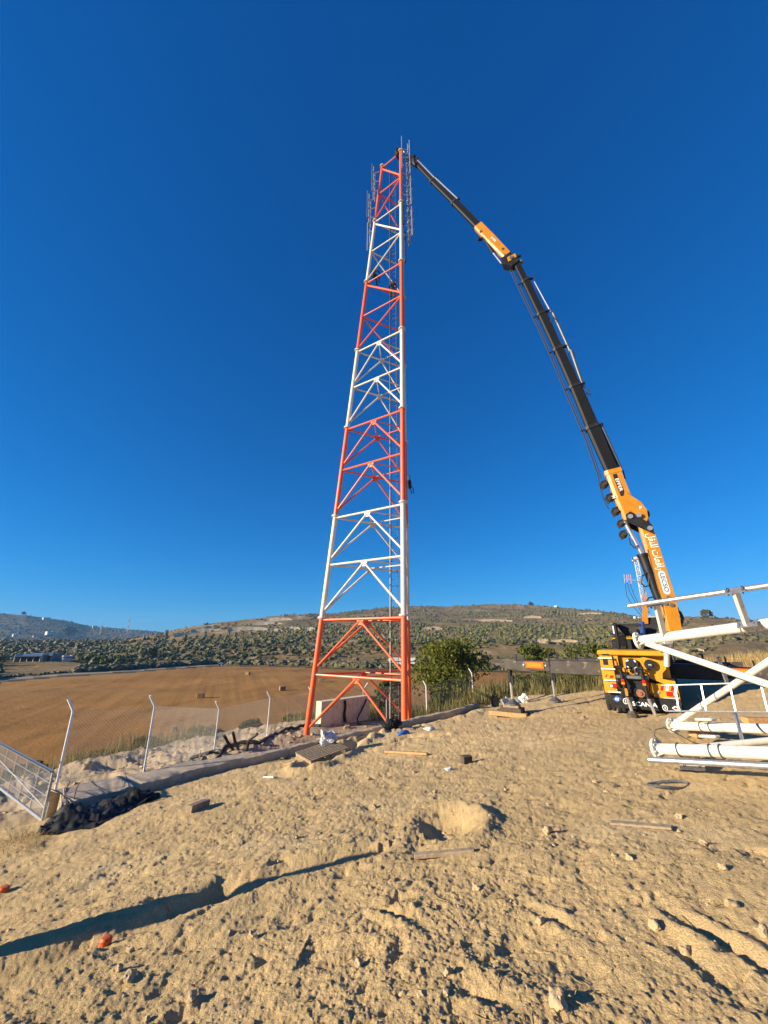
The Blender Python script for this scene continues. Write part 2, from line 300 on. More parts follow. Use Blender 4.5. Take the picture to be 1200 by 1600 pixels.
# ------------------------------------------------------------------ mesh helpers
COL = S.collection
def root_of(o):
    while o.parent: o = o.parent
    return o
HOSES = ('hydraulic_hose', 'hydraulic_line')
class MB:
    def __init__(s): s.v = []; s.f = []; s.mi = []; s.m = 0; s.runs = []
    def add(s, vs, fs):
        n = len(s.v); s.v.extend([tuple(p) for p in vs]); s.f.extend([tuple(i+n for i in f) for f in fs]); s.mi.extend([s.m]*len(fs)); return s
    def box(s, c, size, X=Vector((1,0,0)), Y=Vector((0,1,0)), Z=Vector((0,0,1)), bev=0.0):
        c = Vector(c); hx, hy, hz = size[0]/2, size[1]/2, size[2]/2
        if bev > 0:
            b = min(bev, hx*0.9, hy*0.9, hz*0.9)
            vs = []; idx = {}
            for sx in (-1, 1):
                for sy in (-1, 1):
                    for sz in (-1, 1):
                        for ax in range(3):
                            p = [sx*hx, sy*hy, sz*hz]
                            for k in range(3):
                                if k != ax: p[k] -= (sx, sy, sz)[k]*b
                            idx[(sx, sy, sz, ax)] = len(vs); vs.append(c + X*p[0] + Y*p[1] + Z*p[2])
            fs = []
            def q(ax, sg):
                o = [k for k in range(3) if k != ax]; r = []
                for a, b2 in ((-1,-1),(1,-1),(1,1),(-1,1)):
                    k = [0,0,0]; k[ax] = sg; k[o[0]] = a; k[o[1]] = b2; r.append(idx[(*k, ax)])
                return r
            for ax in range(3):
                for sg in (-1, 1): fs.append(q(ax, sg))
            for ax in range(3):
                o = [k for k in range(3) if k != ax]
                for a in (-1, 1):
                    for b2 in (-1, 1):
                        k1 = [0,0,0]; k1[o[0]] = a; k1[o[1]] = b2
                        r = []
                        for e, w in ((-1, o[0]), (1, o[0]), (1, o[1]), (-1, o[1])):
                            k = list(k1); k[ax] = e; r.append(idx[(*k, w)])
                        fs.append(r)
            for sx in (-1, 1):
                for sy in (-1, 1):
                    for sz in (-1, 1): fs.append([idx[(sx, sy, sz, ax)] for ax in range(3)])
            return s.add(vs, fs)
        vs = [c + X*(sx*hx) + Y*(sy*hy) + Z*(sz*hz) for sz in (-1, 1) for sx, sy in ((-1,-1),(1,-1),(1,1),(-1,1))]
        return s.add(vs, [(3,2,1,0),(4,5,6,7),(0,1,5,4),(1,2,6,5),(2,3,7,6),(3,0,4,7)])
    def tube(s, p0, p1, r0, r1=None, n=10, caps=True):
        return s.poly([p0, p1], [r0, r0 if r1 is None else r1], n, caps)
    def poly(s, pts, rad, n=8, caps=True):
        s.runs.append((pts, rad, n, caps)); pts = [Vector(p) for p in pts]
        if not hasattr(rad, '__len__'): rad = [rad]*len(pts)
        vs = []; u = None
        for i, p in enumerate(pts):
            t = (pts[min(i+1, len(pts)-1)] - pts[max(i-1, 0)]).normalized()
            if u is None: u = t.orthogonal().normalized()
            u = (u - t*u.dot(t))
            if u.length < 1e-6: u = t.orthogonal()
            u.normalize(); w = t.cross(u)
            vs += [p + (u*math.cos(2*math.pi*k/n) + w*math.sin(2*math.pi*k/n))*rad[i] for k in range(n)]
        fs = [(i*n+k, i*n+(k+1) % n, (i+1)*n+(k+1) % n, (i+1)*n+k) for i in range(len(pts)-1) for k in range(n)]
        if caps: fs += [tuple(range(n-1, -1, -1)), tuple((len(pts)-1)*n+k for k in range(n))]
        return s.add(vs, fs)
    def prism(s, pts, vec):
        pts = [Vector(p) for p in pts]; n = len(pts); vec = Vector(vec)
        vs = pts + [p+vec for p in pts]
        return s.add(vs, [tuple(range(n-1, -1, -1)), tuple(range(n, 2*n))] + [(i, (i+1) % n, n+(i+1) % n, n+i) for i in range(n)])
    def loft(s, rings, caps=True):
        n = len(rings[0]); vs = [p for r in rings for p in r]
        fs = [(i*n+k, i*n+(k+1) % n, (i+1)*n+(k+1) % n, (i+1)*n+k) for i in range(len(rings)-1) for k in range(n)]
        if caps: fs += [tuple(range(n-1, -1, -1)), tuple((len(rings)-1)*n+k for k in range(n))]
        return s.add(vs, fs)
    def blob(s, c, rad, sub=1, jit=0.25, seed=0):
        V, F = ICO[sub]; c = Vector(c); rr = random.Random(seed)
        ph = [rr.uniform(0, 6.28) for _ in range(6)]
        vs = []
        for p in V:
            k = 1 + jit*(math.sin(p[0]*3.1+ph[0])*math.sin(p[1]*2.7+ph[1]) + 0.6*math.sin(p[2]*4.3+ph[2]+p[0]*3)) + rr.uniform(-jit, jit)*0.45
            vs.append(c + Vector((p[0]*rad[0], p[1]*rad[1], p[2]*rad[2]))*k)
        return s.add(vs, F)
    def build(s, name, mats, parent=None, smooth=True, loc=None, ang=35):
        if name in HOSES and len(s.runs) > 1:                       # each hose run is an object of its own
            o = None
            for a in s.runs: q_ = MB(); q_.poly(*a); o = q_.build(name, mats, parent, smooth, loc, ang)
            return o
        off = Vector(loc) if loc is not None else (root_of(parent).location if parent else Vector((0, 0, 0)))
        me = bpy.data.meshes.new(name)
        me.from_pydata([(p[0]-off[0], p[1]-off[1], p[2]-off[2]) for p in s.v], [], s.f)
        mats = mats if isinstance(mats, (list, tuple)) else [mats]
        for m in mats: me.materials.append(m)
        if len(mats) > 1: me.polygons.foreach_set('material_index', s.mi)
        if smooth:
            me.polygons.foreach_set('use_smooth', [True]*len(s.f)); me.set_sharp_from_angle(angle=R_(ang))
        me.update()
        o = bpy.data.objects.new(name, me); COL.objects.link(o)
        if parent: o.parent = parent
        elif loc is not None: o.location = off
        return o
def _ico(sub):
    t = (1+5**.5)/2
    V = [Vector(p).normalized() for p in ((-1,t,0),(1,t,0),(-1,-t,0),(1,-t,0),(0,-1,t),(0,1,t),(0,-1,-t),(0,1,-t),(t,0,-1),(t,0,1),(-t,0,-1),(-t,0,1))]
    F = [(0,11,5),(0,5,1),(0,1,7),(0,7,10),(0,10,11),(1,5,9),(5,11,4),(11,10,2),(10,7,6),(7,1,8),(3,9,4),(3,4,2),(3,2,6),(3,6,8),(3,8,9),(4,9,5),(2,4,11),(6,2,10),(8,6,7),(9,8,1)]
    for _ in range(sub):
        c = {}; G = []
        def mid(a, b):
            k = (min(a, b), max(a, b))
            if k not in c: c[k] = len(V); V.append(((V[a]+V[b])/2).normalized())
            return c[k]
        for a, b, d in F:
            x, y, z = mid(a, b), mid(b, d), mid(d, a); G += [(a, x, z), (b, y, x), (d, z, y), (x, y, z)]
        F = G
    return [tuple(v) for v in V], F
ICO = [_ico(k) for k in range(4)]
def thing(name, label, cat, loc=(0, 0, 0), group=None):
    o = bpy.data.objects.new(name, None); o.empty_display_size = 0.2; COL.objects.link(o); o.location = loc
    return tag(o, label, cat, group)
def tag(o, label=None, cat=None, group=None, kind=None):
    if label: o['label'] = label
    if cat: o['category'] = cat
    if group: o['group'] = group
    if kind: o['kind'] = kind
    return o
def copy_tree(o, parent=None):
    c = o.copy(); COL.objects.link(c); c.parent = parent
    for ch in list(o.children): copy_tree(ch, c)
    return c
def np_mesh(name, V, F, mats, col=None, smooth=True, parent=None):
    V = np.asarray(V, np.float32); F = np.asarray(F, np.int32); k = F.shape[1]
    me = bpy.data.meshes.new(name)
    me.vertices.add(len(V)); me.vertices.foreach_set('co', V.ravel())
    me.loops.add(F.size); me.loops.foreach_set('vertex_index', F.ravel())
    me.polygons.add(len(F)); me.polygons.foreach_set('loop_start', np.arange(0, F.size, k, dtype=np.int32))
    me.polygons.foreach_set('use_smooth', np.full(len(F), smooth))
    for m in (mats if isinstance(mats, (list, tuple)) else [mats]): me.materials.append(m)
    if col is not None:
        a = me.attributes.new('Col', 'FLOAT_COLOR', 'POINT')
        a.data.foreach_set('color', np.concatenate([col, np.ones((len(col), 1))], 1).astype(np.float32).ravel())
    me.update(calc_edges=True); me.validate()
    o = bpy.data.objects.new(name, me); COL.objects.link(o)
    if parent: o.parent = parent
    return o
def text(name, body, mat, O, X, Y, size, parent, depth=0.004, bold=0.0, wide=1.0):
    cu = bpy.data.curves.new(name, 'FONT'); cu.body = body; cu.size = 1.0; cu.extrude = 0.0; cu.offset = bold
    cu.align_x = 'CENTER'; cu.align_y = 'CENTER'
    t = bpy.data.objects.new(name, cu); COL.objects.link(t)
    bpy.context.view_layer.update()
    me = bpy.data.meshes.new_from_object(t.evaluated_get(bpy.context.evaluated_depsgraph_get()))
    bpy.data.objects.remove(t)
    O = Vector(O); X = Vector(X).normalized(); Y = Vector(Y).normalized(); Z = X.cross(Y)
    off = root_of(parent).location if parent else Vector((0, 0, 0))
    for v in me.vertices: v.co = O + X*(v.co.x*size*wide) + Y*(v.co.y*size) + Z*depth - off
    me.materials.clear(); me.materials.append(mat); me.name = name
    o = bpy.data.objects.new(name, me); COL.objects.link(o); o.parent = parent
    return o

# ================================================================== TERRAIN (one polar sheet, split by what the surface is)
def build_terrain():
    fr = np.linspace(-R_(63), R_(63), 1120)
    bk = np.linspace(R_(63), 2*math.pi-R_(63), 120)[1:-1]
    az = np.concatenate([fr, bk]); nA = len(az)
    r = [0.25]
    while r[-1] < 1.7: r.append(r[-1]+0.06)
    while r[-1] < 3800:
        q = r[-1]; r.append(q + min(max(0.009, q*q/1250), 0.026*q))
    r = np.array(r); nR = len(r)
    Rg, Ag = np.meshgrid(r, az, indexing='ij')
    X = (Rg*np.sin(Ag)).ravel(); Y = (Rg*np.cos(Ag)).ravel()
    Z = terrain(X, Y)
    V = np.stack([X, Y, Z], 1); V = np.concatenate([V, [[0, 0, tz(0, 0)]]])
    i = np.arange(nR-1)[:, None]; j = np.arange(nA)[None, :]; j2 = (j+1) % nA
    F = np.stack([np.broadcast_to(a, (nR-1, nA)) for a in (i*nA+j, i*nA+j2, (i+1)*nA+j2, (i+1)*nA+j)], -1).reshape(-1, 4)[:, ::-1]
    # true colours
    rr = np.hypot(X, Y); aa = np.arctan2(X, Y); rF = np.interp(aa, FA, FR)
    def mix(a, b, t): return a*(1-t[:, None]) + np.asarray(b)[None, :]*t[:, None]
    C = np.tile(np.array([[0.57, 0.408, 0.200]]), (len(X), 1))
    nb = fbm(X/3.1, Y/3.1, 201, 4); C = C*(1+0.16*nb[:, None])
    C = mix(C, (0.63, 0.48, 0.27), sst(0.1, 0.7, fbm(X/1.3, Y/1.3, 203, 4))*0.5)
    d1, c1 = cells(X/0.075, Y/0.075, 93); C = np.where(((c1 < 0.22) & (d1 < 0.33) & (rr < 30))[:, None], C*(0.82+0.36*_hash(np.floor(c1*9999), np.floor(c1*777), 4))[:, None], C)
    dk, sk = seg_dist(X, Y, KERBX); inn = (sk > 0) & (Y > 6)
    rub = inn*sst(0.3, 1.6, dk)*(X < 6)
    C = mix(C, (0.45, 0.345, 0.22), rub*(0.75+0.25*vnoise(X, Y, 5)))
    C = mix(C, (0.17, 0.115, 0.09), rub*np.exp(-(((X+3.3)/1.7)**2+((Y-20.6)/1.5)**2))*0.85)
    de, _ = seg_dist(X, Y, EDGE+[EDGE[0]]); out = ~inside(X, Y, EDGE)
    C = mix(C, (0.20, 0.16, 0.075), np.where(out, sst(0.0, 3.0, de), 0)*(0.6+0.4*vnoise(X/0.8, Y/0.8, 15)))
    fieldm = out & (rr > 33) & (rr < rF+2) & (de > 7)
    U_ = X*0.93+Y*0.36; W_ = Y*0.93-X*0.36; rows = fbm(U_/0.7+0.8*fbm(X/30, Y/30, 3, 2), W_/26, 4, 3)*3.2 + fbm((X-0.25*Y)/1.6, Y/30, 7, 2)*2.2
    fc = np.array([0.345, 0.170, 0.045])[None, :]*(1 + 0.08*rows + 0.22*fbm(X/14, Y/9, 211, 4) + 0.16*fbm(X/2.0, Y/6.0, 213, 3))[:, None]
    fc = mix(fc, (0.40, 0.225, 0.075), sst(0.0, 0.6, fbm(X/25+3, Y/16, 215, 3))*0.7)
    C = np.where(fieldm[:, None], fc, C)
    hill = rr > rF+2
    n1 = fbm(X/28, Y/28, 221, 5); n2 = fbm(X/7, Y/7, 223, 4); n3 = fbm(X/90, Y/60, 225, 3)
    hc = np.tile(np.array([[0.27, 0.18, 0.075]]), (len(X), 1))*(1+0.35*n2[:, None])
    hc = mix(hc, (0.15, 0.118, 0.046), sst(-0.1, 0.4, n1)*0.75)
    hc = mix(hc, (0.42, 0.33, 0.20), sst(0.35, 0.6, fbm(X/20+7, Y/11, 227, 5))*0.75)
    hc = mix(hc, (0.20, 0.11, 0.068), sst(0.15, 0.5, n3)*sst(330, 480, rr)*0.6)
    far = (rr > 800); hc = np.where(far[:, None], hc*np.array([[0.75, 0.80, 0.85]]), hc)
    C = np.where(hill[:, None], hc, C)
    strip = (rr > rF+1) & (rr < rF+7)
    C = np.where(strip[:, None], np.array([[0.085, 0.062, 0.035]])*(1+0.4*n2[:, None]), C)
    roadm = (rr > rF+7) & (rr < rF+13) & (aa < -R_(21)) & (aa > -R_(43))
    C = np.where(roadm[:, None], np.array([[0.34, 0.285, 0.21]])*(1+0.1*n2[:, None]), C)
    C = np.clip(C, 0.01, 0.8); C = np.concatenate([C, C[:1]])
    zone = np.zeros(len(X), np.int8); zone[fieldm] = 1; zone[hill] = 2; zone[roadm] = 3
    fz = zone[F[:, 0]]
    for k, (nm, mt) in enumerate((('ground', 'ground'), ('field', 'field'), ('hills', 'hills'), ('road', 'roadm'))):
        f = F[fz == k]
        used = np.unique(f); remap = np.zeros(len(V), np.int64)
        if k == 0:
            used = np.unique(np.concatenate([used, [len(V)-1]]))
        remap[used] = np.arange(len(used))
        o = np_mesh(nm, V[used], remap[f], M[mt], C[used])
        tag(o, kind='structure')
build_terrain()

# ================================================================== LATTICE TOWER
TZ0 = -3.07; HS = 6.0
BASE = {'L': Vector((-4.1, 22.9, TZ0)), 'F': Vector((0.93, 19.7, TZ0)), 'B': Vector((1.5, 25.7, TZ0))}
TOP = {'L': Vector((-0.13, 21.4, TZ0+42)), 'F': Vector((1.34, 20.36, TZ0+42)), 'B': Vector((1.43, 22.2, TZ0+42))}
def NL(leg, k): return BASE[leg].lerp(TOP[leg], k/7)
tower = thing('lattice_tower', 'tall three-legged tubular lattice tower painted in red and white bands', 'tower', (-0.5, 22.7, TZ0))
def lr(k): return 0.155 - 0.045*k/7
def tcol(k): return M['red'] if (int(math.ceil(k-1e-6))-1) % 2 == 0 else M['white']
for leg in 'LFB':
    for s in range(7):
        a = 0 if s else -0.15
        MB().tube(NL(leg, s+a), NL(leg, s+1), lr(s), lr(s+0.9), 18).build('leg_section', tcol(s+1), tower)
        ax = (NL(leg, s+1)-NL(leg, s)).normalized()
        m = MB(); p = NL(leg, s+1) if s < 6 else NL(leg, 7)
        m.tube(p-ax*0.035, p-ax*0.004, lr(s+1)+0.10, None, 18); m.tube(p+ax*0.004, p+ax*0.035, lr(s+1)+0.10, None, 18)
        for q in range(8):
            u = ax.orthogonal().normalized(); w = ax.cross(u); d = (u*math.cos(q*.785)+w*math.sin(q*.785))*(lr(s+1)+0.06)
            m.tube(p+d-ax*0.07, p+d+ax*0.07, 0.014, None, 6)
        m.build('flange', M['white'], tower)
    b = NL(leg, 0); m = MB(); m.box(b+Vector((0, 0, -0.02)), (0.6, 0.6, 0.05)); 
    for q in range(6): m.tube(b+Vector((.24*math.cos(q*1.047), .24*math.sin(q*1.047), -0.03)), b+Vector((.24*math.cos(q*1.047), .24*math.sin(q*1.047), 0.10)), 0.018, None, 6)
    m.build('base_plate', M['galv_dark'], tower)
def bar(name, p, q, r, mat, ga=0.0, gb=0.0):
    d = (q-p).normalized()
    MB().tube(p+d*ga, q-d*gb, r, None, 10).build(name, mat, tower)
FACES = (('L', 'F'), ('L', 'B'), ('F', 'B'))
for hh in range(1, 9):
    h = hh/2; mt = tcol(h); off = 0.12 if h == int(h) else 0.0
    r = 0.066-0.012*h/7
    mids = []
    for a, b in FACES:
        A = NL(a, h-off/6); B = NL(b, h-off/6); mid = (A+B)/2; mids.append(mid)
        bar('horizontal_brace', A, B, r, mt, lr(h), lr(h))
        for e in (a, b): bar('diagonal_brace', mid-Vector((0, 0, .08)), NL(e, h-0.5+0.05), r*0.92, mt, 0.02, lr(h))
        gp = MB(); n = (B-A).normalized(); gp.prism([mid-n*.22+Vector((0,0,-.05)), mid+n*.22+Vector((0,0,-.05)), mid+n*.12+Vector((0,0,-.30)), mid-n*.12+Vector((0,0,-.30))], n.cross(Vector((0,0,1)))*0.012)
        gp.build('gusset_plate', mt, tower)
    for i in range(3): bar('plan_brace', mids[i], mids[(i+1) % 3], 0.036, mt, 0.1, 0.1)
for s in (5, 6, 7):
    mt = tcol(s)
    for a, b in FACES:
        for h in (s, s-0.5):
            A = NL(a, h-0.02); B = NL(b, h-0.02)
            bar('horizontal_brace', A, B, 0.046 if a+b != 'LB' else 0.058, mt, lr(h), lr(h))
    bar('diagonal_brace', NL('F', s-.52), NL('L', s-1+.03), 0.052, mt, .1, .1)
    bar('diagonal_brace', NL('F', s-.48), NL('L', s-.05), 0.062, mt, .1, .1)
    bar('diagonal_brace', NL('L', s-.53), NL('B', s-1+.03), 0.050, mt, .1, .1)
    bar('diagonal_brace', NL('B', s-.53), NL('F', s-1+.03), 0.046, mt, .1, .1)
    bar('diagonal_brace', NL('B', s-.47), NL('F', s-.04), 0.046, mt, .1, .1)
# ladder inside, on the far side
LA, LB_ = Vector((0.62, 24.1, TZ0+0.1)), Vector((0.72, 21.55, TZ0+41.6))
lx = Vector((0.90, -0.43, 0)).normalized()
lad = MB().tube(LA-lx*.22, LB_-lx*.22, 0.022, None, 6).build('ladder', M['galv_dark'], tower)
MB().tube(LA+lx*.22, LB_+lx*.22, 0.022, None, 6).build('stile', M['galv_dark'], lad)
for k in range(99):
    p = LA.lerp(LB_, (k+0.6)/99); MB().tube(p-lx*.22, p+lx*.22, 0.013, None, 5).build('rung', M['galv_dark'], lad)
for k in range(1, 14):
    p = LA.lerp(LB_, k/14+0.01); t = (NL('B', k/2)-p); t.z = 0
    MB().tube(p-lx*.62, p+lx*.30, 0.022, None, 5).build('ladder_bracket', M['galv_dark'], tower)
MB().tube(LA-lx*.30+Vector((0, -.15, 0)), LB_-lx*.30+Vector((0, -.15, .2)), 0.026, None, 6).build('safety_cable', M['white'], tower)
# antenna mounts bolted to the upper legs
def antenna_mount(leg, z0, z1, d, n, spread, arms, mat='galv', clamps=0, reach=0.95):
    k = lambda z: (z-TZ0)/HS
    d = Vector((d[0], d[1], 0)).normalized(); w = Vector((-d.y, d.x, 0))
    mo = None
    for i in range(n):
        o = d*reach + w*spread*(i-(n-1)/2)
        pc = NL(leg, k((z0+z1)/2)); p = Vector((pc.x, pc.y, 0)) + o
        pole = MB().tube(p+Vector((0, 0, z0-(i % 2)*.25)), p+Vector((0, 0, z1+(i % 2)*.3)), 0.042, None, 8)
        if mo is None: mo = pole.build('antenna_mount', M['galv'], tower)
        else: pole.build('mount_pole', M['galv' if i % 2 else 'galv_dark'], mo)
    for j in range(arms):
        z = z0 + (z1-z0)*(j+0.5)/arms
        a = NL(leg, k(z)); e = Vector((pc.x, pc.y, z)) + d*reach
        m = MB().tube(a, e, 0.032, None, 6); m.tube(e-w*spread*(n-1)/2, e+w*spread*(n-1)/2, 0.032, None, 6)
        m.build('mount_arm', M['galv'], mo)
        if clamps:
            for i in range(n):
                m = MB(); q = e + w*spread*(i-(n-1)/2) + Vector((0, 0, .02))
                m.box(q, (.16, .16, .10), bev=.02); m.tube(q+Vector((-.12, 0, -.08)), q+Vector((.12, 0, .12)), .018, None, 5); m.tube(q+Vector((0, -.12, -.12)), q+Vector((.05, .12, .1)), .018, None, 5)
                m.build('pole_clamp', M['galv'], mo)
antenna_mount('L', 35.7, 39.0, (-1, .28), 3, .40, 3, reach=.60)
antenna_mount('L', 32.9, 35.9, (-1, .28), 3, .42, 3, reach=.66)
antenna_mount('L', 30.2, 32.6, (-.9, .5), 2, .35, 2, reach=.40)
antenna_mount('F', 35.9, 39.8, (1, .25), 3, .42, 4, reach=.62)
antenna_mount('F', 32.4, 35.5, (1, .25), 3, .42, 3, clamps=1, reach=.66)
antenna_mount('F', 29.2, 32.1, (1, .25), 3, .42, 3, clamps=1, reach=.70)
MB().tube(NL('F', 6.6)+Vector((.1, -.2, 0)), NL('F', 7)+Vector((.08, -.2, 1.5)), 0.035, None, 8).build('lightning_rod', M['galv'], tower)
MB().tube(NL('F', 5.6)+Vector((.17, -.05, 0)), NL('F', 6.0)+Vector((.17, -.05, 0)), 0.07, 0.06, 8).build('cable_bundle', M['cable'], tower)
MB().tube(NL('F', 5.05)+Vector((.30, .3, 0)), NL('F', 5.55)+Vector((.30, .3, 0)), 0.06, 0.05, 8).build('cable_bundle', M['cable'], tower)

# ------------------------------------------------------------------ people on the tower
def person(name, label, origin, facing, joints, shirt, helmet):
    """joints in the person's frame (x right, y forward, z up from the feet); grown with a skin modifier"""
    F = Vector(facing).normalized(); Rr = Vector((F.y, -F.x, 0)); O = Vector(origin)
    root = thing(name, label, 'person', O)
    P = joints
    names = list(P); idx = {n: i for i, n in enumerate(names)}
    E = [('pelvis','waist'),('waist','chest'),('chest','neck'),('neck','head'),('head','crown'),('chest','sh_l'),('chest','sh_r'),('sh_l','el_l'),('el_l','wr_l'),('wr_l','ha_l'),('sh_r','el_r'),('el_r','wr_r'),('wr_r','ha_r'),
         ('pelvis','hip_l'),('pelvis','hip_r'),('hip_l','kn_l'),('kn_l','an_l'),('an_l','toe_l'),('hip_r','kn_r'),('kn_r','an_r'),('an_r','toe_r')]
    rad = dict(pelvis=.145, waist=.13, chest=.15, neck=.06, head=.095, crown=.075, sh_l=.07, sh_r=.07, el_l=.05, el_r=.05, wr_l=.035, wr_r=.035, ha_l=.04, ha_r=.04, hip_l=.095, hip_r=.095, kn_l=.065, kn_r=.065, an_l=.05, an_r=.05, toe_l=.045, toe_r=.045)
    me = bpy.data.meshes.new('body'); me.from_pydata([Rr*p[0] + F*p[1] + Vector((0, 0, p[2])) for p in P.values()], [(idx[a], idx[b]) for a, b in E], [])
    o = bpy.data.objects.new('body', me); COL.objects.link(o)
    sk = o.modifiers.new('s', 'SKIN'); sv = me.skin_vertices[0].data
    for n, i in idx.items(): sv[i].radius = (rad[n], rad[n]*(0.8 if n in ('chest', 'waist', 'pelvis') else 1)); sv[i].use_root = (n == 'pelvis')
    ss = o.modifiers.new('u', 'SUBSURF'); ss.levels = 2; ss.render_levels = 2
    bpy.context.view_layer.update()
    m2 = bpy.data.meshes.new_from_object(o.evaluated_get(bpy.context.evaluated_depsgraph_get())); bpy.data.objects.remove(o)
    m2.materials.clear()
    for m in (M['cloth_dark'], shirt, M['skin']): m2.materials.append(m)
    V = lambda n: Rr*P[n][0] + F*P[n][1] + Vector((0, 0, P[n][2]))
    for f in m2.polygons:
        c = f.center; f.use_smooth = True
        dn = {n: (c-V(n)).length for n in names}; k = min(dn, key=dn.get)
        f.material_index = 2 if k in ('head', 'crown', 'ha_l', 'ha_r', 'neck') else (1 if k in ('chest', 'waist', 'sh_l', 'sh_r', 'el_l', 'el_r') else 0)
    m2.name = 'body'; b = bpy.data.objects.new('body', m2); COL.objects.link(b); b.parent = root
    hd = V('head'); up = (V('crown')-V('neck')).normalized()
    h = MB(); Vi, Fi = ICO[2]
    q = [Vector(v)*0.135 for v in Vi]; u = up.orthogonal().normalized(); w = up.cross(u)
    vs = [hd + up*0.05 + u*p.x + w*p.y + up*max(p.z, -0.01) for p in q]; h.add([v+O for v in vs], Fi)
    h.tube(O+hd+up*.035, O+hd+up*.055, .16, .14, 14)
    h.build('helmet', helmet, root)
    g = MB(); c = V('chest'); pe = V('pelvis')
    for s in (-1, 1): g.poly([O+pe+Rr*.09*s+F*.12, O+c+Rr*.10*s+F*.13, O+c+Rr*.09*s-F*.13, O+pe+Rr*.09*s-F*.13], .022, 5)
    g.build('harness', M['cloth_red'] if helmet is M['cloth_dark'] else M['black'], root)
    return root
climb = dict(pelvis=(0,-.10,.86), waist=(0,-.12,1.03), chest=(0,-.04,1.28), neck=(0,.03,1.44), head=(0,.09,1.55), crown=(0,.10,1.66), sh_l=(-.19,-.02,1.36), sh_r=(.19,-.02,1.36), el_l=(-.27,.22,1.30), wr_l=(-.18,.42,1.45), ha_l=(-.15,.48,1.52), el_r=(.28,.20,1.16), wr_r=(.17,.42,1.20), ha_r=(.14,.48,1.22),
    hip_l=(-.10,-.06,.82), hip_r=(.10,-.06,.82), kn_l=(-.17,.25,.62), an_l=(-.13,.18,.22), toe_l=(-.13,.36,.17), kn_r=(.15,.16,.44), an_r=(.12,.16,.05), toe_r=(.12,.34,.0))
sit = dict(pelvis=(0,-.05,.55), waist=(0,-.10,.70), chest=(0,-.03,.95), neck=(0,.06,1.10), head=(0,.14,1.19), crown=(0,.17,1.30), sh_l=(-.19,-.02,1.02), sh_r=(.19,-.02,1.02), el_l=(-.28,.20,.85), wr_l=(-.15,.42,.90), ha_l=(-.11,.49,.93), el_r=(.30,.15,.80), wr_r=(.22,.40,.80), ha_r=(.19,.48,.82),
    hip_l=(-.10,.0,.53), hip_r=(.10,.0,.53), kn_l=(-.20,.40,.50), an_l=(-.16,.34,.08), toe_l=(-.17,.52,.03), kn_r=(.17,.40,.42), an_r=(.14,.30,.03), toe_r=(.15,.48,.0))
pL = NL('L', 5.0)
person('person', 'worker crouched at the left leg of the tower where white turns to red', Vector((pL.x+.50, pL.y-.05, pL.z+.05)), (.8, .5, 0), sit, M['cloth_dark'], M['cloth_red'])
p5 = LA.lerp(LB_, 0.685)
person('person', 'worker in dark clothes climbing the inside ladder with an orange helmet', Vector((p5.x-.05, p5.y-.45, p5.z)), (.1, 1, 0), climb, M['cloth_dark'], M['orange_plastic'])
pt = NL('F', 6.95)
person('person', 'worker perched at the very top of the tower beside the crane tip', Vector((pt.x-.28, pt.y+.12, pt.z-.35)), (.7, .5, 0), sit, M['cloth_dark'], M['cloth_red'])
# dark bundle hanging on the rear leg
hb = at_y(640, 757, 23.9); pb = hb
bag = thing('tool_bag', 'black tool bag with a looped strap hanging on the rear tower leg', 'bag', pb)
m = MB(); m.blob(pb+Vector((0, 0, 0)), (.13, .13, .34), 2, .16, 3); m.build('pouch', M['plastic_black'], bag)
m = MB(); m.poly([pb+Vector((.0, 0, .28)), pb+Vector((.05, 0, .55)), pb+Vector((-.06, .0, .75)), pb+Vector((-.12, 0, .5)), pb+Vector((-.04, 0, .26))], .025, 6); m.poly([pb+Vector((.08, -.03, -.1)), pb+Vector((.24, -.03, -.35)), pb+Vector((.24, -.03, -.62)), pb+Vector((.12, -.03, -.66)), pb+Vector((.05, -.03, -.3))], .028, 6)
m.build('strap', M['cable'], bag)

# ================================================================== CRANE TRUCK
TO = at(1007, 1119, 12.4); YAW = R_(34)
TA = Vector((math.sin(YAW), math.cos(YAW), 0)); TR = Vector((math.cos(YAW), -math.sin(YAW), 0)); UP = Vector((0, 0, 1))
def tw(r, f, u): return TO + TR*r + TA*f + UP*u
def q(zx, zy, f=0.0): return tw((zx-572)/975*2.12, f, (1340-zy)/765*2.0)       # drawn on the rear face
truck = thing('crane_truck', 'yellow crane truck with its long black boom reaching up to the tower top', 'crane truck', TO)
def tbox(name, r0, r1, f0, f1, u0, u1, mat, parent=None, bev=0.015):
    return MB().box(tw((r0+r1)/2, (f0+f1)/2, (u0+u1)/2), (r1-r0, f1-f0, u1-u0), TR, TA, UP, bev).build(name, mat, parent or truck)
def qbox(name, x0, x1, y0, y1, f0, f1, mat, parent=None, bev=0.012):
    a, b = q(x0, y1), q(x1, y0); r0 = (x0-572)/975*2.12; r1 = (x1-572)/975*2.12; u0 = (1340-y1)/765*2; u1 = (1340-y0)/765*2
    return tbox(name, r0, r1, f0, f1, u0, u1, mat, parent, bev)
tbox('chassis_rail', -.52, -.40, .05, 7.6, .62, .86, M['black']); tbox('chassis_rail', .40, .52, .05, 7.6, .62, .86, M['black'])
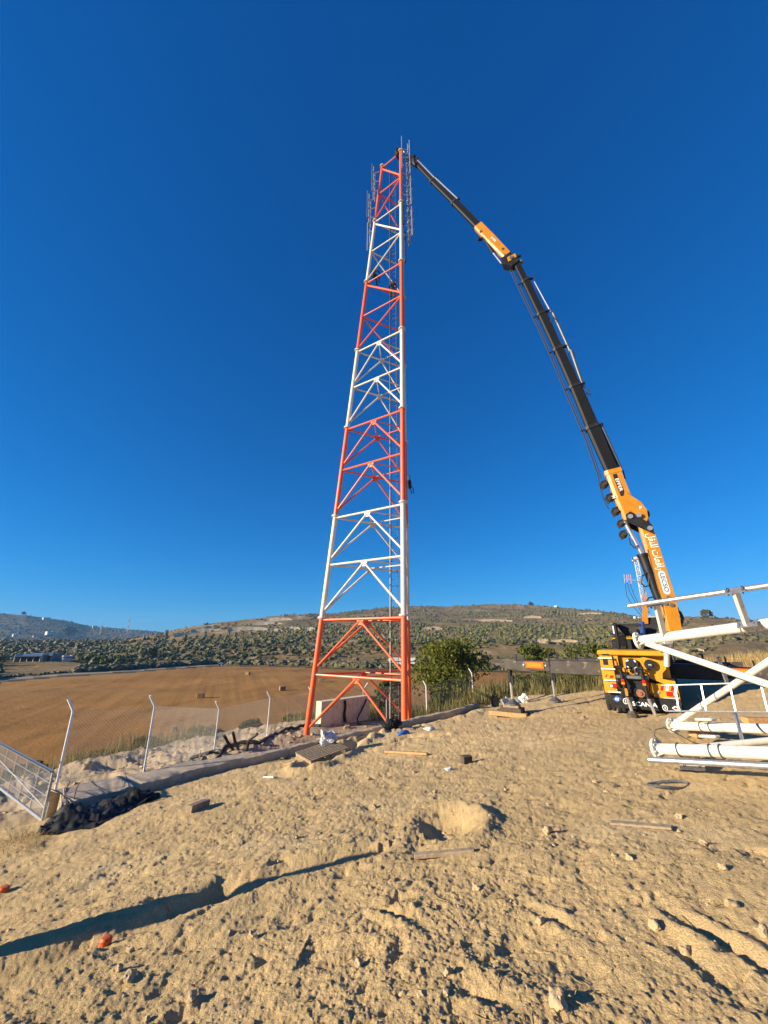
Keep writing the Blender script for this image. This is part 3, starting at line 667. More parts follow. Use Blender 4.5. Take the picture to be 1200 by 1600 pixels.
# rear body
body = qbox('rear_body', 100, 1000, 640, 1085, .32, 1.6, M['body_yellow'], bev=.03)
qbox('top_beam', 84, 992, 577, 638, -.10, 1.7, M['body_yellow'], body, .03)
qbox('corner_panel', 104, 284, 645, 1100, -.06, .31, M['body_yellow'], body)
qbox('locker_door', 292, 362, 632, 770, .0, .31, M['body_yellow'], body)
m = MB(); m.prism([q(362, 655, .16), q(395, 845, .16), q(690, 845, .16), q(690, 655, .16)], TA*.15); m.build('recess_plate', M['body_yellow'], body)
m = MB(); m.prism([q(x, y, .04) for x, y in ((640,672),(700,655),(955,700),(962,785),(905,835),(890,905),(1036,925),(1040,962),(905,962),(740,905),(690,850),(640,830))], TA*.27); m.build('wing_panel', M['body_yellow'], body)
qbox('lower_panel', 738, 1056, 962, 1190, .02, .5, M['body_yellow'], body)
qbox('lower_cover', 700, 1040, 905, 962, .30, .6, M['black'], body)
qbox('lamp_box', 146, 216, 682, 762, -.075, -.05, M['black'], body); qbox('step_hole', 146, 250, 622, 640, -.11, -.05, M['black'], body)
for x, y, r, k in ((532, 742, .175, 0), (768, 742, .16, 1)):
    c = q(x, y, 0.0); m = MB(); m.tube(c-TA*.10, c+TA*.22, r, r*1.02, 28); m.tube(c-TA*.125, c-TA*.10, r*.55, r*.62, 24)
    d = m.build('hose_reel', M['plastic_black'], truck)
    if k == 0:
        for t in range(4):
            a = t*math.pi/2+.75; p = c+TR*math.cos(a)*r*.86+UP*math.sin(a)*r*.86-TA*.112
            MB().box(p, (.05, .02, .085), TR*math.cos(a-.3)+UP*math.sin(a-.3), TA, UP*math.cos(a-.3)-TR*math.sin(a-.3), .006).build('reel_clip', M['plate'], d)
    else: MB().box(c-TA*.128, (.085, .01, .02), TR, TA, UP, .002).build('reel_badge', M['white_plain'], d)
# ladder on the corner
for y in (676, 808, 945, 1082):
    sh = (y-676)*0.16
    m = MB(); m.tube(q(92+sh, y, -.14), q(282+sh*.9, y, -.14), .024, None, 8); m.tube(q(92+sh, y, -.14), q(100+sh, y, -.05), .02, None, 6); m.tube(q(280+sh*.9, y, -.14), q(276+sh*.9, y, -.05), .02, None, 6)
    m.build('ladder_rung', M['white_plain'], truck)
# warning stripes
for x, y, w in ((160, 895, 40), (232, 903, 70)):
    m = MB(); m.prism([q(x-w/2, y+16, -.066), q(x+w/2-22, y+16, -.066), q(x+w/2, y-16, -.066), q(x-w/2+22, y-16, -.066)], TA*.004); m.build('warning_stripe', M['red_lens'], truck)
for k, x in enumerate((832, 895, 958, 1000)):
    m = MB(); m.prism([q(x, 1036, .012), q(x+34, 1036, .012), q(x+34+26, 968, .012), q(x+26, 968, .012)], TA*.006); m.build('warning_stripe', M['red_lens'] if k % 2 == 0 else M['plate'], truck)
# lamps
m = MB(); m.loft([[q(240+60*math.cos(t)*s, 1010+27*math.sin(t)*s, f) for t in np.linspace(0, 6.283, 20, False)] for s, f in ((1, -.06), (1, -.12), (.85, -.14))]); tl = m.build('tail_light', M['red_lens'], truck)
m = MB(); m.loft([[q(212+22*math.cos(t)*s, 1010+18*math.sin(t)*s, f) for t in np.linspace(0, 6.283, 14, False)] for s, f in ((1, -.135), (.9, -.147))]); m.build('reverse_lens', M['plate'], tl)
tl = qbox('tail_light', 900, 1035, 1045, 1095, -.03, .03, M['red_lens'], bev=.015); qbox('reverse_lens', 985, 1012, 1050, 1088, -.038, -.025, M['plate'], tl, .005)
m = MB(); c = q(803, 1060, -.01); m.tube(c, c+TA*.05, .04, .045, 14); m.build('round_lamp', M['galv'], truck)
lp = qbox('number_plate', 850, 1040, 1114, 1148, -.015, .02, M['plate'], bev=.004)
m = MB()
for k, x in enumerate((866, 886, 906, 932, 952, 972, 998, 1018)):
    m.box(q(x, 1131, -.017), (.014, .004, .045), TR, TA, UP)
m.build('plate_digits', M['black'], lp)
# stabiliser frame with two chrome legs
fr = qbox('stabiliser_frame', 296, 722, 872, 915, -.22, .10, M['galv_dark'], bev=.02)
qbox('frame_beam', 300, 720, 1085, 1118, -.14, .10, M['black'], fr); qbox('frame_core', 420, 640, 900, 1100, -.02, .30, M['black'], fr)
for x0, x1, y1, padded in ((385, 432, 1395, 1), (655, 715, 1440, 0)):
    top = q(x0-10, 800, -.30); mid = q(x0+14, 1125, -.30); bot = q(x1, y1, -.30)
    if padded: bot.z = terrain(np.array([bot.x]), np.array([bot.y]), False)[0]+.16
    else: bot.z = terrain(np.array([bot.x]), np.array([bot.y]), False)[0]+.02
    m = MB(); m.tube(top, mid, .055, None, 14); m.box(top+UP*.06, (.16, .15, .10), TR, TA, UP, .02); m.tube(top-TR*.06+UP*.1, top-TR*.06+UP*.22, .022, None, 8)
    lg = m.build('stabiliser_leg', M['black'], truck)
    m = MB(); m.tube(mid, bot, .05, None, 14); m.build('chrome_rod', M['chrome'], lg)
    p = q(x0, 945, -.37); m = MB(); m.box(p+UP*.035, (.10, .03, .09), TR, TA, UP, .01); m.build('marker_lamp', M['red_lens'], lg); m = MB(); m.box(p-UP*.05, (.10, .03, .07), TR, TA, UP, .01); m.build('amber_lamp', M['amber'], lg)
    if padded:
        p = q(x0+22, 1065, -.365); m = MB(); m.box(p, (.07, .02, .22), TR, TA, UP, .005); m.build('amber_lamp', M['amber'], lg)
        m = MB(); m.loft([[bot+Vector((math.cos(t)*r, math.sin(t)*r, z)) for t in np.linspace(0, 6.283, 8, False)] for r, z in ((.17, -.17), (.18, -.08), (.13, -.05), (.10, .02))]); m.build('foot_pad', M['wood_dark'], lg)
m = MB(); c = q(580, 1078, -.17); m.tube(c, c+TA*.06, .12, .13, 18); m.tube(c-TA*.04, c, .05, .06, 12); m.build('hitch', M['rust'], truck)
m = MB(); m.poly([q(520, 1030, -.1), q(490, 1085, -.16), q(530, 1120, -.15)], .016, 6); m.poly([q(300, 880, -.2), q(292, 960, -.25), q(330, 1030, -.24), q(372, 1040, -.28)], .018, 6); m.poly([q(610, 860, -.1), q(600, 800, -.16), q(640, 830, -.2)], .016, 6); m.build('hydraulic_hose', M['cable'], truck)
for k, x in enumerate((430, 462, 494, 560, 592, 628)):
    m = MB(); m.tube(q(x, 868, -.10), q(x+6*math.sin(k), 800-8*(k % 3), -.16), .012, None, 6); m.tube(q(x+6*math.sin(k), 806-8*(k % 3), -.155), q(x+6*math.sin(k), 788-8*(k % 3), -.17), .022, None, 8); m.build('control_lever', M['black' if k % 3 else 'galv'], fr)
for k, (x, y) in enumerate(((445, 860), (500, 846), (540, 862), (580, 850), (630, 858), (668, 846))):
    m = MB(); m.box(q(x, y, -.06), (.07, .10, .06), TR, TA, UP, .012); m.tube(q(x, y, -.10), q(x, y, -.15), .02, None, 8); m.build('valve', M[('galv', 'body_yellow', 'rust')[k % 3]], fr)
m = MB(); m.poly([q(470, 760, -.08), q(440, 820, -.12), q(455, 868, -.1)], .018, 6); m.poly([q(600, 770, -.1), q(640, 800, -.16), q(655, 860, -.14), q(640, 930, -.10)], .02, 6); m.poly([q(700, 880, -.12), q(716, 960, -.16), q(704, 1040, -.14), q(660, 1090, -.12)], .02, 6); m.poly([q(318, 905, -.22), q(300, 1000, -.25), q(330, 1080, -.2), q(420, 1110, -.12)], .017, 6); m.poly([q(430, 930, -.06), q(470, 1000, -.1), q(440, 1060, -.1)], .016, 6); m.build('hydraulic_hose', M['cable'], truck)
for x, y in ((120, 660), (120, 790), (268, 660), (268, 790), (130, 900), (140, 1060), (270, 1060), (300, 645), (352, 645), (300, 760), (352, 760), (720, 690), (930, 720), (760, 990), (1030, 1170), (900, 985)):
    c = q(x, y, -.065 if x < 290 else (-.005 if x < 360 else .03)); MB().tube(c, c-TA*.012, .011, None, 6).build('bolt', M['galv'], body)
m = MB(); m.box(q(326, 700, -.01), (.03, .02, .09), TR, TA, UP, .005); m.build('door_handle', M['black'], body)
m = MB(); m.prism([q(645, 690, .035), q(668, 690, .035), q(735, 838, .035), q(712, 838, .035)], -TA*.012); m.build('wing_rib', M['body_yellow'], body)
qbox('axle_beam', 250, 900, 1130, 1230, .55, .95, M['black'])
# mud flap with lettering and emblems
qflap = qbox('mud_flap', 188, 1050, 1120, 1268, -.02, .01, M['plastic_black'], bev=.005)
text('lettering', 'SCANIA', M['white_plain'], q(603, 1208, -.025), TR, UP, .172, qflap, .002, .022, 1.12)
m = MB(); m.prism([q(255+dx, 1165+dy, -.024) for dx, dy in ((-62, 8), (0, -40), (58, -6), (-4, 42))], TA*.003); m.build('blue_emblem', M['blue_plastic'], qflap)
m = MB(); m.prism([q(252+dx, 1166+dy, -.028) for dx, dy in ((-28, 0), (-8, -18), (6, -8), (28, -16), (16, 6), (24, 22), (-2, 12), (-18, 20))], TA*.003); m.build('white_emblem', M['white_plain'], qflap)
for x, y in ((360, 1186), (848, 1226)):
    m = MB()
    for t in range(24):
        a, b = t*math.pi/12, (t+1)*math.pi/12
        m.prism([q(x+math.cos(k)*r, y+math.sin(k)*r*1.05, -.024) for k, r in ((a, 32), (b, 32), (b, 24), (a, 24))], TA*.002)
    m.prism([q(x+dx, y+dy, -.024) for dx, dy in ((-9, -14), (10, -12), (4, 0), (11, 13), (-6, 15), (-2, 0))], TA*.002)
    m.build('ring_emblem', M['white_plain'], qflap)
m = MB(); m.prism([q(978+dx, 1222+dy, -.024) for dx, dy in ((-48, 0), (-10, -26), (46, -8), (50, 16), (-6, 28))], TA*.002); m.build('white_emblem', M['white_plain'], qflap)
m = MB(); m.prism([q(978+dx, 1222+dy, -.027) for dx, dy in ((-30, 2), (-6, -14), (28, -2), (0, 16))], TA*.002); m.build('red_emblem', M['red_lens'], qflap)
# wheels
WR = .47
def wheel(r, f, w):
    c = tw(r, f, WR); c.z = max(c.z, tz(c.x, c.y)+WR-.06); prof = [(.42,-.5),(.86,-.5),(.97,-.40),(1.0,-.25),(1.0,.25),(.97,.40),(.86,.5),(.42,.5)]
    m = MB(); rings = [[c + TR*(w*b) + (TA*math.cos(t)+UP*math.sin(t))*WR*a for t in np.linspace(0, 6.283185, 28, False)] for a, b in prof]
    m.loft(rings + [rings[0]], False)
    for t in range(36):
        a = t*math.pi/18
        for sd in (-.28, .28): m.box(c+TR*w*sd+(TA*math.cos(a)+UP*math.sin(a))*WR, (w*.36, .03, .05), TR, UP*math.cos(a)-TA*math.sin(a), TA*math.cos(a)+UP*math.sin(a))
    wh = m.build('wheel', M['rubber'], truck)
    m = MB(); m.loft([[c + TR*(w*b) + (TA*math.cos(t)+UP*math.sin(t))*WR*a for t in np.linspace(0, 6.283185, 20, False)] for a, b in ((.43,-.46),(.40,-.2),(.2,-.12),(.2,.12),(.40,.2),(.43,.46))]); m.build('rim', M['galv_dark'], wh)
for f in (.75, 1.85, 6.9):
    for s in (-1, 1):
        wheel(s*.96, f, .26)
        if f < 3: wheel(s*.66, f, .26)
for f in (.75, 1.85):
    for s in (-1, 1):
        m = MB(); m.poly([tw(s*.82, f-.58, .55), tw(s*.82, f-.5, .98), tw(s*.82, f, 1.03), tw(s*.82, f+.5, .98), tw(s*.82, f+.58, .6)], .05, 4); m.build('mudguard', M['plastic_black'], truck)
# deck, crane base, cab
tbox('deck', -1.08, 1.08, 1.62, 5.4, .88, 1.12, M['black'])
tbox('stowage_box', -.9, -.45, 2.5, 3.2, 1.13, 1.9, M['plastic_black'], bev=.03)
tbox('equipment_rack', -.80, .42, 2.75, 3.1, 1.13, 2.35, M['plastic_black'], bev=.05)
tbox('crane_frame', .42, 1.12, 2.6, 4.6, 1.13, 2.35, M['plastic_black'], bev=.10)
cabb = tbox('cab', -1.08, 1.08, 6.2, 8.1, .75, 2.40, M['body_yellow'], bev=.10)
tbox('rear_window', -.75, .75, 6.17, 6.21, 1.65, 2.25, M['glass'], cabb); tbox('windscreen', -.98, .98, 8.09, 8.13, 1.55, 2.35, M['glass'], cabb)
for s in (-1, 1): tbox('side_window', s*1.09-.012, s*1.09+.012, 6.9, 7.9, 1.6, 2.25, M['glass'], cabb)
# black equipment standing behind the deck edge
fa = MB().box(q(338, 390, 1.95), (.12, .5, .95), TR, TA, UP, .03).build('control_bank', M['black'], truck)
MB().box(q(312, 310, 1.70), (.045, .06, .30), TR, TA, UP, .01).build('grab_bar', M['white_plain'], fa)
m = MB(); m.box(q(400, 470, 2.0), (.30, .5, .60), TR, TA, UP, .04)
for k in range(5): m.tube(q(370+k*22, 540, 1.75), q(366+k*22, 400-k*8, 1.7), .018, None, 6)
m.build('valve_block', M['plastic_black'], fa)
m = MB(); m.prism([q(350, 225, 2.3), q(700, 215, 2.3), q(740, 262, 2.3), q(500, 268, 2.3), q(470, 330, 2.3), q(420, 350, 2.3), q(355, 250, 2.3)], TA*.5); m.build('reel_guard', M['black'], truck)
m = MB(); c = q(420, 320, 2.4); m.tube(c, c+TR*.5, .20, None, 22); m.build('hose_drum', M['rubber'], truck)
m = MB(); m.prism([q(480, 385, 2.6), q(655, 385, 2.6), q(680, 300, 2.6), q(500, 290, 2.6)], TA*.4); m.build('oil_tank', M['galv_dark'], truck)
tbox('crane_base', -.55, .55, 2.7, 4.1, 1.13, 1.45, M['black'], bev=.05)
m = MB(); c = tw(0, 3.4, 1.4); m.tube(c, c+UP*.35, .50, .46, 28); m.build('slew_ring', M['galv_dark'], truck)
# boom plane
BF = at(1050, 985, 15.4); TIPP = Vector((2.05, 20.6, 0))
BH = Vector((TIPP.x-BF.x, TIPP.y-BF.y, 0)).normalized(); BN = Vector((-BH.y, BH.x, 0))
if BN.y > 0: BN = -BN                                                # faces the camera side
def bp(px, py, dn=0.0):
    r = ray(px, py); o = Vector((0, 0, CAM_H)); k = (BF-o).dot(BN)/r.dot(BN); return o + r*k + BN*dn
def bframe(P0, P1):
    a = (P1-P0).normalized(); b = a.cross(BN).normalized(); return a, b
HEX = ((-.5,.5),(.5,.5),(.5,-.30),(.32,-.5),(-.32,-.5),(-.5,-.30))
def boombox(m, P0, P1, w0, h0, w1=None, h1=None, bevel=0):
    w1 = w1 or w0; h1 = h1 or h0; a, b = bframe(P0, P1)
    m.loft([[P + BN*(x*w) + b*(y*h) for x, y in HEX] for P, w, h in ((P0, w0, h0), (P1, w1, h1))])
# column
m = MB(); cb = tw(0, 3.4, 1.75); ctop = bp(1022, 965)
m.loft([[P + TR*x*w + TA*y*w for x, y in ((-.5,-.5),(.5,-.5),(.5,.5),(-.5,.5))] for P, w in ((cb, .75), (cb.lerp(ctop, .5), .62), (ctop, .5))]); col_ = m.build('crane_column', M['black'], truck)
m = MB(); m.prism([bp(1005, 975, .28), bp(1006, 926, .28), bp(1008, 926, .28), bp(1011, 975, .28)], BN*.05); m.prism([bp(1005, 975, -.28), bp(1006, 926, -.28), bp(1008, 926, -.28), bp(1011, 975, -.28)], -BN*.05); m.build('column_arm', M['yellow'], col_)
m = MB(); m.tube(q(730, 370, 2.2), q(752, 205, 2.5), .085, None, 12); m.build('blue_cylinder', M['blue_paint'], truck)
# main boom
m = MB(); boombox(m, bp(1053, 990), bp(1041, 935), .44, .50, .44, .56); boombox(m, bp(1041, 935), bp(1012, 838), .44, .56, .42, .50); boombox(m, bp(1012, 838), bp(1003, 812), .42, .50, .36, .40)
mb = m.build('main_boom', M['yellow'], truck, ang=25)
a_, b_ = bframe(bp(1041, 935), bp(1012, 838))
for px, py in ((1041, 935), (1046, 946), (1036, 944)):
    c = bp(px+2, py, .22); MB().tube(c, c+BN*.05, .085, .07, 16).build('pin', M['galv_dark'], mb)
text('lettering', '\uFEDE\uFED8\uFEE8\uFEE0\uFEDF \uFE95\uFE8E\uFECC\uFED3\uFE8D\uFEAD', M['white_plain'], bp(1022.5, 863, .222), -a_, b_, .38, mb, .004, .008, .80)
def capsule(m, c, X, Y, L, Wd, th, n=10):
    pts = []
    for sgn, st in ((1, -math.pi/2), (-1, math.pi/2)):
        for k in range(n+1):
            t = st + math.pi*k/n; pts.append(c + X*(sgn*(L/2-Wd/2) + math.cos(t)*Wd/2) + Y*(math.sin(t)*Wd/2))
    m.prism(pts, BN*th)
cc = bp(1036, 911, .221); m = MB(); capsule(m, cc, -a_, b_, .98, .24, .004); cap_ = m.build('name_panel', M['plate'], mb)
text('lettering', 'LECSO', M['blue_paint'], cc, -a_, b_, .21, mb, .009, .012, 1.25)
m = MB(); m.poly([bp(1010, 860, .235), bp(1026, 920, .235), bp(1031, 935, .235), bp(1036, 960, .235), bp(1031, 975, .235)], .012, 5); m.build('hydraulic_line', M['cable'], mb)
# lift cylinder
m = MB(); m.tube(bp(1004, 868, .05), bp(1029, 938, .05), .20, .155, 20); m.tube(bp(1003, 866, .05), bp(1004.5, 870, .05), .22, None, 20); cy = m.build('lift_cylinder', M['black'], truck)
MB().tube(bp(1004, 868, .05), bp(976, 816, .05), .095, None, 16).build('piston_rod', M['chrome'], cy)
# elbow linkage
m = MB()
for sg in (.27, -.33): m.prism([bp(x, y, sg) for x, y in ((976,772),(1000,788),(1009,800),(1011,812),(1007,821),(995,815),(984,806),(976,798))], BN*.06)
el = m.build('elbow_plate', M['yellow'], truck)
m = MB()
for sg in (.36, -.40): m.prism([bp(x, y, sg) for x, y in ((976,808),(983,803),(1000,814),(1016,823),(1019,831),(1014,835),(998,828),(978,818))], BN*.06)
m.build('link_arm', M['black'], el)
for px, py in ((983, 811), (1013, 829), (996, 809)):
    c = bp(px, py, -.42); MB().tube(c, bp(px, py, .47), .10, None, 16).build('pin', M['galv'], el)
m = MB(); m.tube(bp(1004, 806, -.26), bp(1004, 806, .26), .24, None, 20); m.build('elbow_joint', M['black'], el)
# hoses bundled on the belly side
for px, py, s in ((945, 758, .21), (954, 779, .22), (963, 800, .21), (971, 819, .18), (975, 836, .20)):
    c = bp(px, py); X_ = (UP*.86+BH*-.5).normalized(); Y_ = X_.cross(BN).normalized(); m = MB(); m.box(c, (s*1.5, s*1.25, .34), X_, Y_, BN, s*.42); m.tube(c+BN*.16, c+BN*.24, s*.42, s*.36, 12); m.box(c-Y_*s*.7, (s*.5, s*.5, .30), X_, Y_, BN, .04)
    hgd = m.build('hose_guide', M['rubber'], truck)
    for k_ in range(4): o_ = BN*(-.12+.08*k_); MB().poly([c+X_*s*1.1+o_-Y_*s*.1, c+X_*s*.3+o_-Y_*s*(.85+.1*(k_ % 2)), c-X_*s*.4+o_-Y_*s*(.8+.1*(k_ % 2)), c-X_*s*1.1+o_+Y_*s*.1], .022, 6).build('hose', M['cable'], hgd)
m = MB(); m.poly([bp(982, 842, .2), bp(984, 852, .25), bp(991, 858, .2), bp(996, 853, .2)], .03, 6); m.poly([bp(1010, 896, .2), bp(1001, 902, .3), bp(1000, 912, .3), bp(1006, 918, .25), bp(1012, 916, .2), bp(1013, 904, .2)], .035, 6); m.poly([bp(1010, 950, .3), bp(1007, 942, .35), bp(1012, 935, .3), bp(1018, 934, .25)], .03, 6)
m.poly([bp(1062, 955), bp(1067, 965), bp(1064, 978), bp(1056, 985)], .05, 6); m.poly([bp(1058, 948), bp(1063, 960), bp(1067, 972), bp(1062, 985)], .03, 6); m.build('hydraulic_hose', M['cable'], truck)
m = MB(); m.poly([bp(935.5, 746), bp(936, 756), bp(939, 766), bp(944, 782), bp(951, 795)], .022, 5); m.build('hydraulic_line', M['cable'], truck)
# second boom
m = MB(); boombox(m, bp(985, 812), bp(972, 778), .38, .50, .46, .66); boombox(m, bp(972, 778), bp(957, 738), .46, .64, .46, .62); boombox(m, bp(958.4, 742), bp(956.2, 735.5), .50, .68)
sb = m.build('outer_boom', M['yellow'], truck, ang=25)
a2, b2 = bframe(bp(972, 778), bp(957, 738))
c = bp(966.5, 760, .236); m = MB(); m.prism([c + a2*x + b2*y for x, y in ((-.55,-.10),(.55,-.10),(.55,.06),(-.35,.10),(-.55,.02))], BN*.004); m.build('name_stripe', M['black'], sb)
text('lettering', 'EFFER', M['white_plain'], c + b2*-.01, -a2, b2, .19, sb, .009, .012, 1.35)
c = bp(958, 779, .12); text('lettering', 'M', M['white_plain'], c, -a2, b2, .2, sb, .12, .01)
c = bp(999, 797, .331); text('lettering', 'P', M['white_plain'], c, Vector((BN.y*-1, BN.x, 0)), UP, .22, sb, .01, .01)
ST = [((955, 735), (924.5, 667), .40, .52), ((926, 671), (898, 603), .37, .485), ((899.5, 607), (872, 545), .345, .45), ((873.5, 549), (846, 490), .32, .42), ((847.5, 494), (821, 439), .295, .385), ((822.5, 443), (803, 404), .27, .35)]
for k, (p0, p1, w, h) in enumerate(ST):
    P0, P1 = bp(*p0), bp(*p1); m = MB(); boombox(m, P0, P1, w, h); st = m.build('telescopic_stage', M['boom_black'], truck, ang=25)
    a, b = bframe(P0, P1); m = MB(); boombox(m, P1-a*.14, P1+a*.03, w+.07, h+.08); m.box(P1-a*.05+b*(h*.5+.10), (.14, .12, .28), BN, a, b, .02); m.box(P1-a*.05-b*(h*.5+.16)+BN*.05, (.05, .06, .22), BN, a, b, .01); m.build('stage_collar', M['black'], st)
CY = [((969, 731), (939, 664), .085, 'galv_dark'), ((935, 661), (910, 604), .05, 'chrome'), ((912, 606), (892, 547), .075, 'galv_dark'), ((891, 549), (864, 489), .07, 'galv_dark'), ((860.5, 487), (835, 440), .045, 'chrome')]
for p0, p1, r, mt in CY: MB().tube(bp(*p0), bp(*p1), r, None, 12).build('extension_cylinder', M[mt], truck)
MB().tube(bp(905, 598, -.05), bp(888, 551, -.05), .035, None, 8).build('piston_rod', M['chrome'], truck)
m = MB()
hp = [(936, 746), (914, 684), (886, 618), (861.5, 559), (837.5, 505), (814, 457), (797, 421)]
for dx, rr in ((0, .032), (3.5, .024)): m.poly([bp(x+dx, y+1) for x, y in hp], rr, 6)
m.poly([bp(805+28, 425), bp(838, 452), bp(862, 505), bp(884, 556)], .014, 5); m.build('hydraulic_line', M['cable'], truck)
m = MB(); m.poly([bp(862, 495, .1), bp(866, 503, .2), bp(862, 508, .2), bp(858, 500, .1)], .025, 5); m.poly([bp(896, 548), bp(899, 556), bp(893, 560)], .02, 5); m.poly([bp(918, 606), bp(923, 618), bp(916, 614)], .03, 5); m.poly([bp(973, 734), bp(977, 748), bp(970, 742)], .03, 5); m.build('hydraulic_hose', M['cable'], truck)
# fly jib
m = MB(); m.prism([bp(x, y, .22) for x, y in ((783,408),(796,400),(808,402),(811,412),(800,420),(786,417))], -BN*.44); kn = m.build('jib_knuckle', M['black'], truck)
m = MB(); m.prism([bp(x, y, .235) for x, y in ((793,407),(806,401),(808,406),(795,414))], BN*.01); m.build('knuckle_plate', M['yellow'], kn)
m = MB(); m.tube(bp(800, 408, -.3), bp(800, 408, .3), .12, None, 14); m.box(bp(815, 409), (.2, .2, .2), bev=.03); m.box(bp(797, 397), (.15, .12, .25), bev=.03); m.build('pin', M['galv_dark'], kn)
m = MB(); boombox(m, bp(792, 401), bp(768, 376), .36, .50, .38, .56); boombox(m, bp(768, 376), bp(747, 354), .38, .56, .36, .54); jb = m.build('jib_boom', M['yellow'], truck, ang=25)
aj, bj = bframe(bp(792, 401), bp(747, 354)); text('lettering', 'EFFER', M['white_plain'], bp(771.5, 378, .195), -aj, bj, .2, jb, .004, .01, 1.1)
for px, py in ((786, 393), (790, 403), (752, 366)):
    c = bp(px, py, .17); MB().tube(c, c+BN*.07, .07, None, 12).build('pin', M['galv_dark'], jb)
m = MB(); m.tube(bp(755, 371, .05), bp(770.5, 396, .05), .085, None, 12); jc = m.build('jib_cylinder', M['black'], truck); MB().tube(bp(770.5, 396, .05), bp(784, 413, .05), .045, None, 10).build('piston_rod', M['chrome'], jc)
m = MB(); m.box(bp(750, 374), (.30, .18, .16), bev=.03); m.build('jib_bracket', M['black'], jb)
for k, (p0, p1, w, h) in enumerate((((748, 355), (710, 316), .30, .42), ((712, 318), (676, 282), .27, .38), ((678, 284), (648, 252), .24, .34))):
    P0, P1 = bp(*p0), bp(*p1); m = MB(); boombox(m, P0, P1, w, h); st = m.build('telescopic_stage', M['boom_black'], truck, ang=25)
    a, b = bframe(P0, P1); m = MB(); boombox(m, P1-a*.12, P1+a*.05, w+.07, h+.10); m.box(P1+b*(h*.5+.1), (.14, .16, .2), BN, a, b, .02); m.build('stage_collar', M['black'], st)
for p0, p1, r in (((716, 314), (681, 281), .05), ((680, 281), (654, 254), .05)): MB().tube(bp(*p0, .17), bp(*p1, .17), r, None, 8).build('piston_rod', M['chrome'], truck)
m = MB(); boombox(m, bp(653, 257), bp(641, 248), .36, .5); m.box(bp(646, 249), (.4, .3, .45), BN, Vector((0, 0, 1)), BH, .05); m.build('jib_head', M['black'], truck)
m = MB(); m.tube(bp(645, 251), bp(630, 236), .07, .06, 10); m.build('tip_extension', M['galv'], truck)
# outriggers: beam, reflector, leg and foot
def outrigger(f, foot, ztop, side):
    d = Vector((foot.x, foot.y, 0))-Vector((TO.x, TO.y, 0)); rt = d.dot(TR); fa_ = d.dot(TA)
    ubase = ztop-TO.z
    s = 1 if rt > 0 else -1; L0 = s*.9; Lm = L0+(rt-L0)*.55
    m = MB(); m.box(tw((s*.2+Lm)/2, fa_, ubase-.26), (abs(Lm-s*.2), .42, .50), TR, TA, UP, .03); o = m.build('outrigger_beam', M['rust_arm'] if s < 0 else M['black'], truck)
    m = MB(); m.box(tw((Lm+rt)/2, fa_, ubase-.25), (abs(rt-Lm), .32, .38), TR, TA, UP, .025); m.build('beam_extension', M['rust_arm'] if s < 0 else M['black'], o)
    m = MB(); m.prism([tw(rt-s*.95, fa_-.165, ubase-.46), tw(rt+s*.14, fa_-.165, ubase-.40), tw(rt+s*.16, fa_-.165, ubase-.02), tw(rt-s*.25, fa_-.165, ubase-.04)], TA*-.02); m.build('end_plate', M['rust_arm'], o)
    rc = tw(Lm+(rt-Lm)*.35, fa_-.18, ubase-.22); rf = MB().box(rc, (.70, .02, .24), TR, TA, UP, .004).build('reflector', M['orange_reflector'], o); MB().box(rc-TA*.012, (.54, .006, .15), TR, TA, UP, .002).build('reflector_core', M['amber'], rf)
    m = MB(); m.tube(rc+TR*.42*s-TA*.0, rc+TR*.42*s-TA*.03, .035, None, 10); m.tube(rc-TR*.42*s, rc-TR*.42*s-TA*.03, .03, None, 10); m.build('side_lamp', M['plate'], o)
    m = MB(); m.box(tw(rt-s*.35, fa_-.10, ubase+.06), (.05, .05, .22), TR, TA, UP, .005); m.box(tw(Lm, fa_-.2, ubase+.0), (.07, .04, .45), TR, TA, UP, .005); m.build('beam_stop', M['black'], o)
    top = tw(rt, fa_, ubase-.05); mid = Vector((foot.x, foot.y, foot.z+(top.z-foot.z)*.48)); bot = foot+UP*.10
    m = MB(); m.tube(top, mid, .085, None, 14); m.tube(top-UP*.35, top-UP*.50, .105, None, 14); m.box(mid+UP*.1+TR*.08, (.12, .16, .35), TR, TA, UP, .02); lg = m.build('outrigger_leg', M['black'], truck)
    m = MB(); m.poly([top-UP*.35+TR*.05-TA*.12, top-UP*.42+TR*.26-TA*.12, top-UP*.8+TR*.27-TA*.12, mid+TR*.12+UP*.15-TA*.1], .03, 6); m.build('hydraulic_hose', M['cable'], lg)
    MB().tube(mid, bot, .06, None, 14).build('chrome_rod', M['chrome'], lg)
    m = MB(); m.loft([[foot+Vector((math.cos(t)*r, math.sin(t)*r, z)) for t in np.linspace(0, 6.283, 8, False)] for r, z in ((.27, 0), (.27, .05), (.12, .14), (.07, .22))]); m.build('foot_pad', M['galv_dark'], lg)
    return o
f1 = ground_hit(803, 1118); f2 = ground_hit(868, 1099)
timber_z = f1.z
outrigger(2.7, f1+UP*.42, f1.z+2.18, -1)
outrigger(5.9, f2+UP*.06, f2.z+1.95, -1)
fr1 = TO+TR*3.7+TA*2.6; fr1.z = tz(fr1.x, fr1.y)
outrigger(2.6, fr1+UP*.06, f1.z+2.10, 1)
fr2 = TO+TR*3.3+TA*5.8; fr2.z = tz(fr2.x, fr2.y)
outrigger(5.8, fr2+UP*.06, f1.z+2.10, 1)
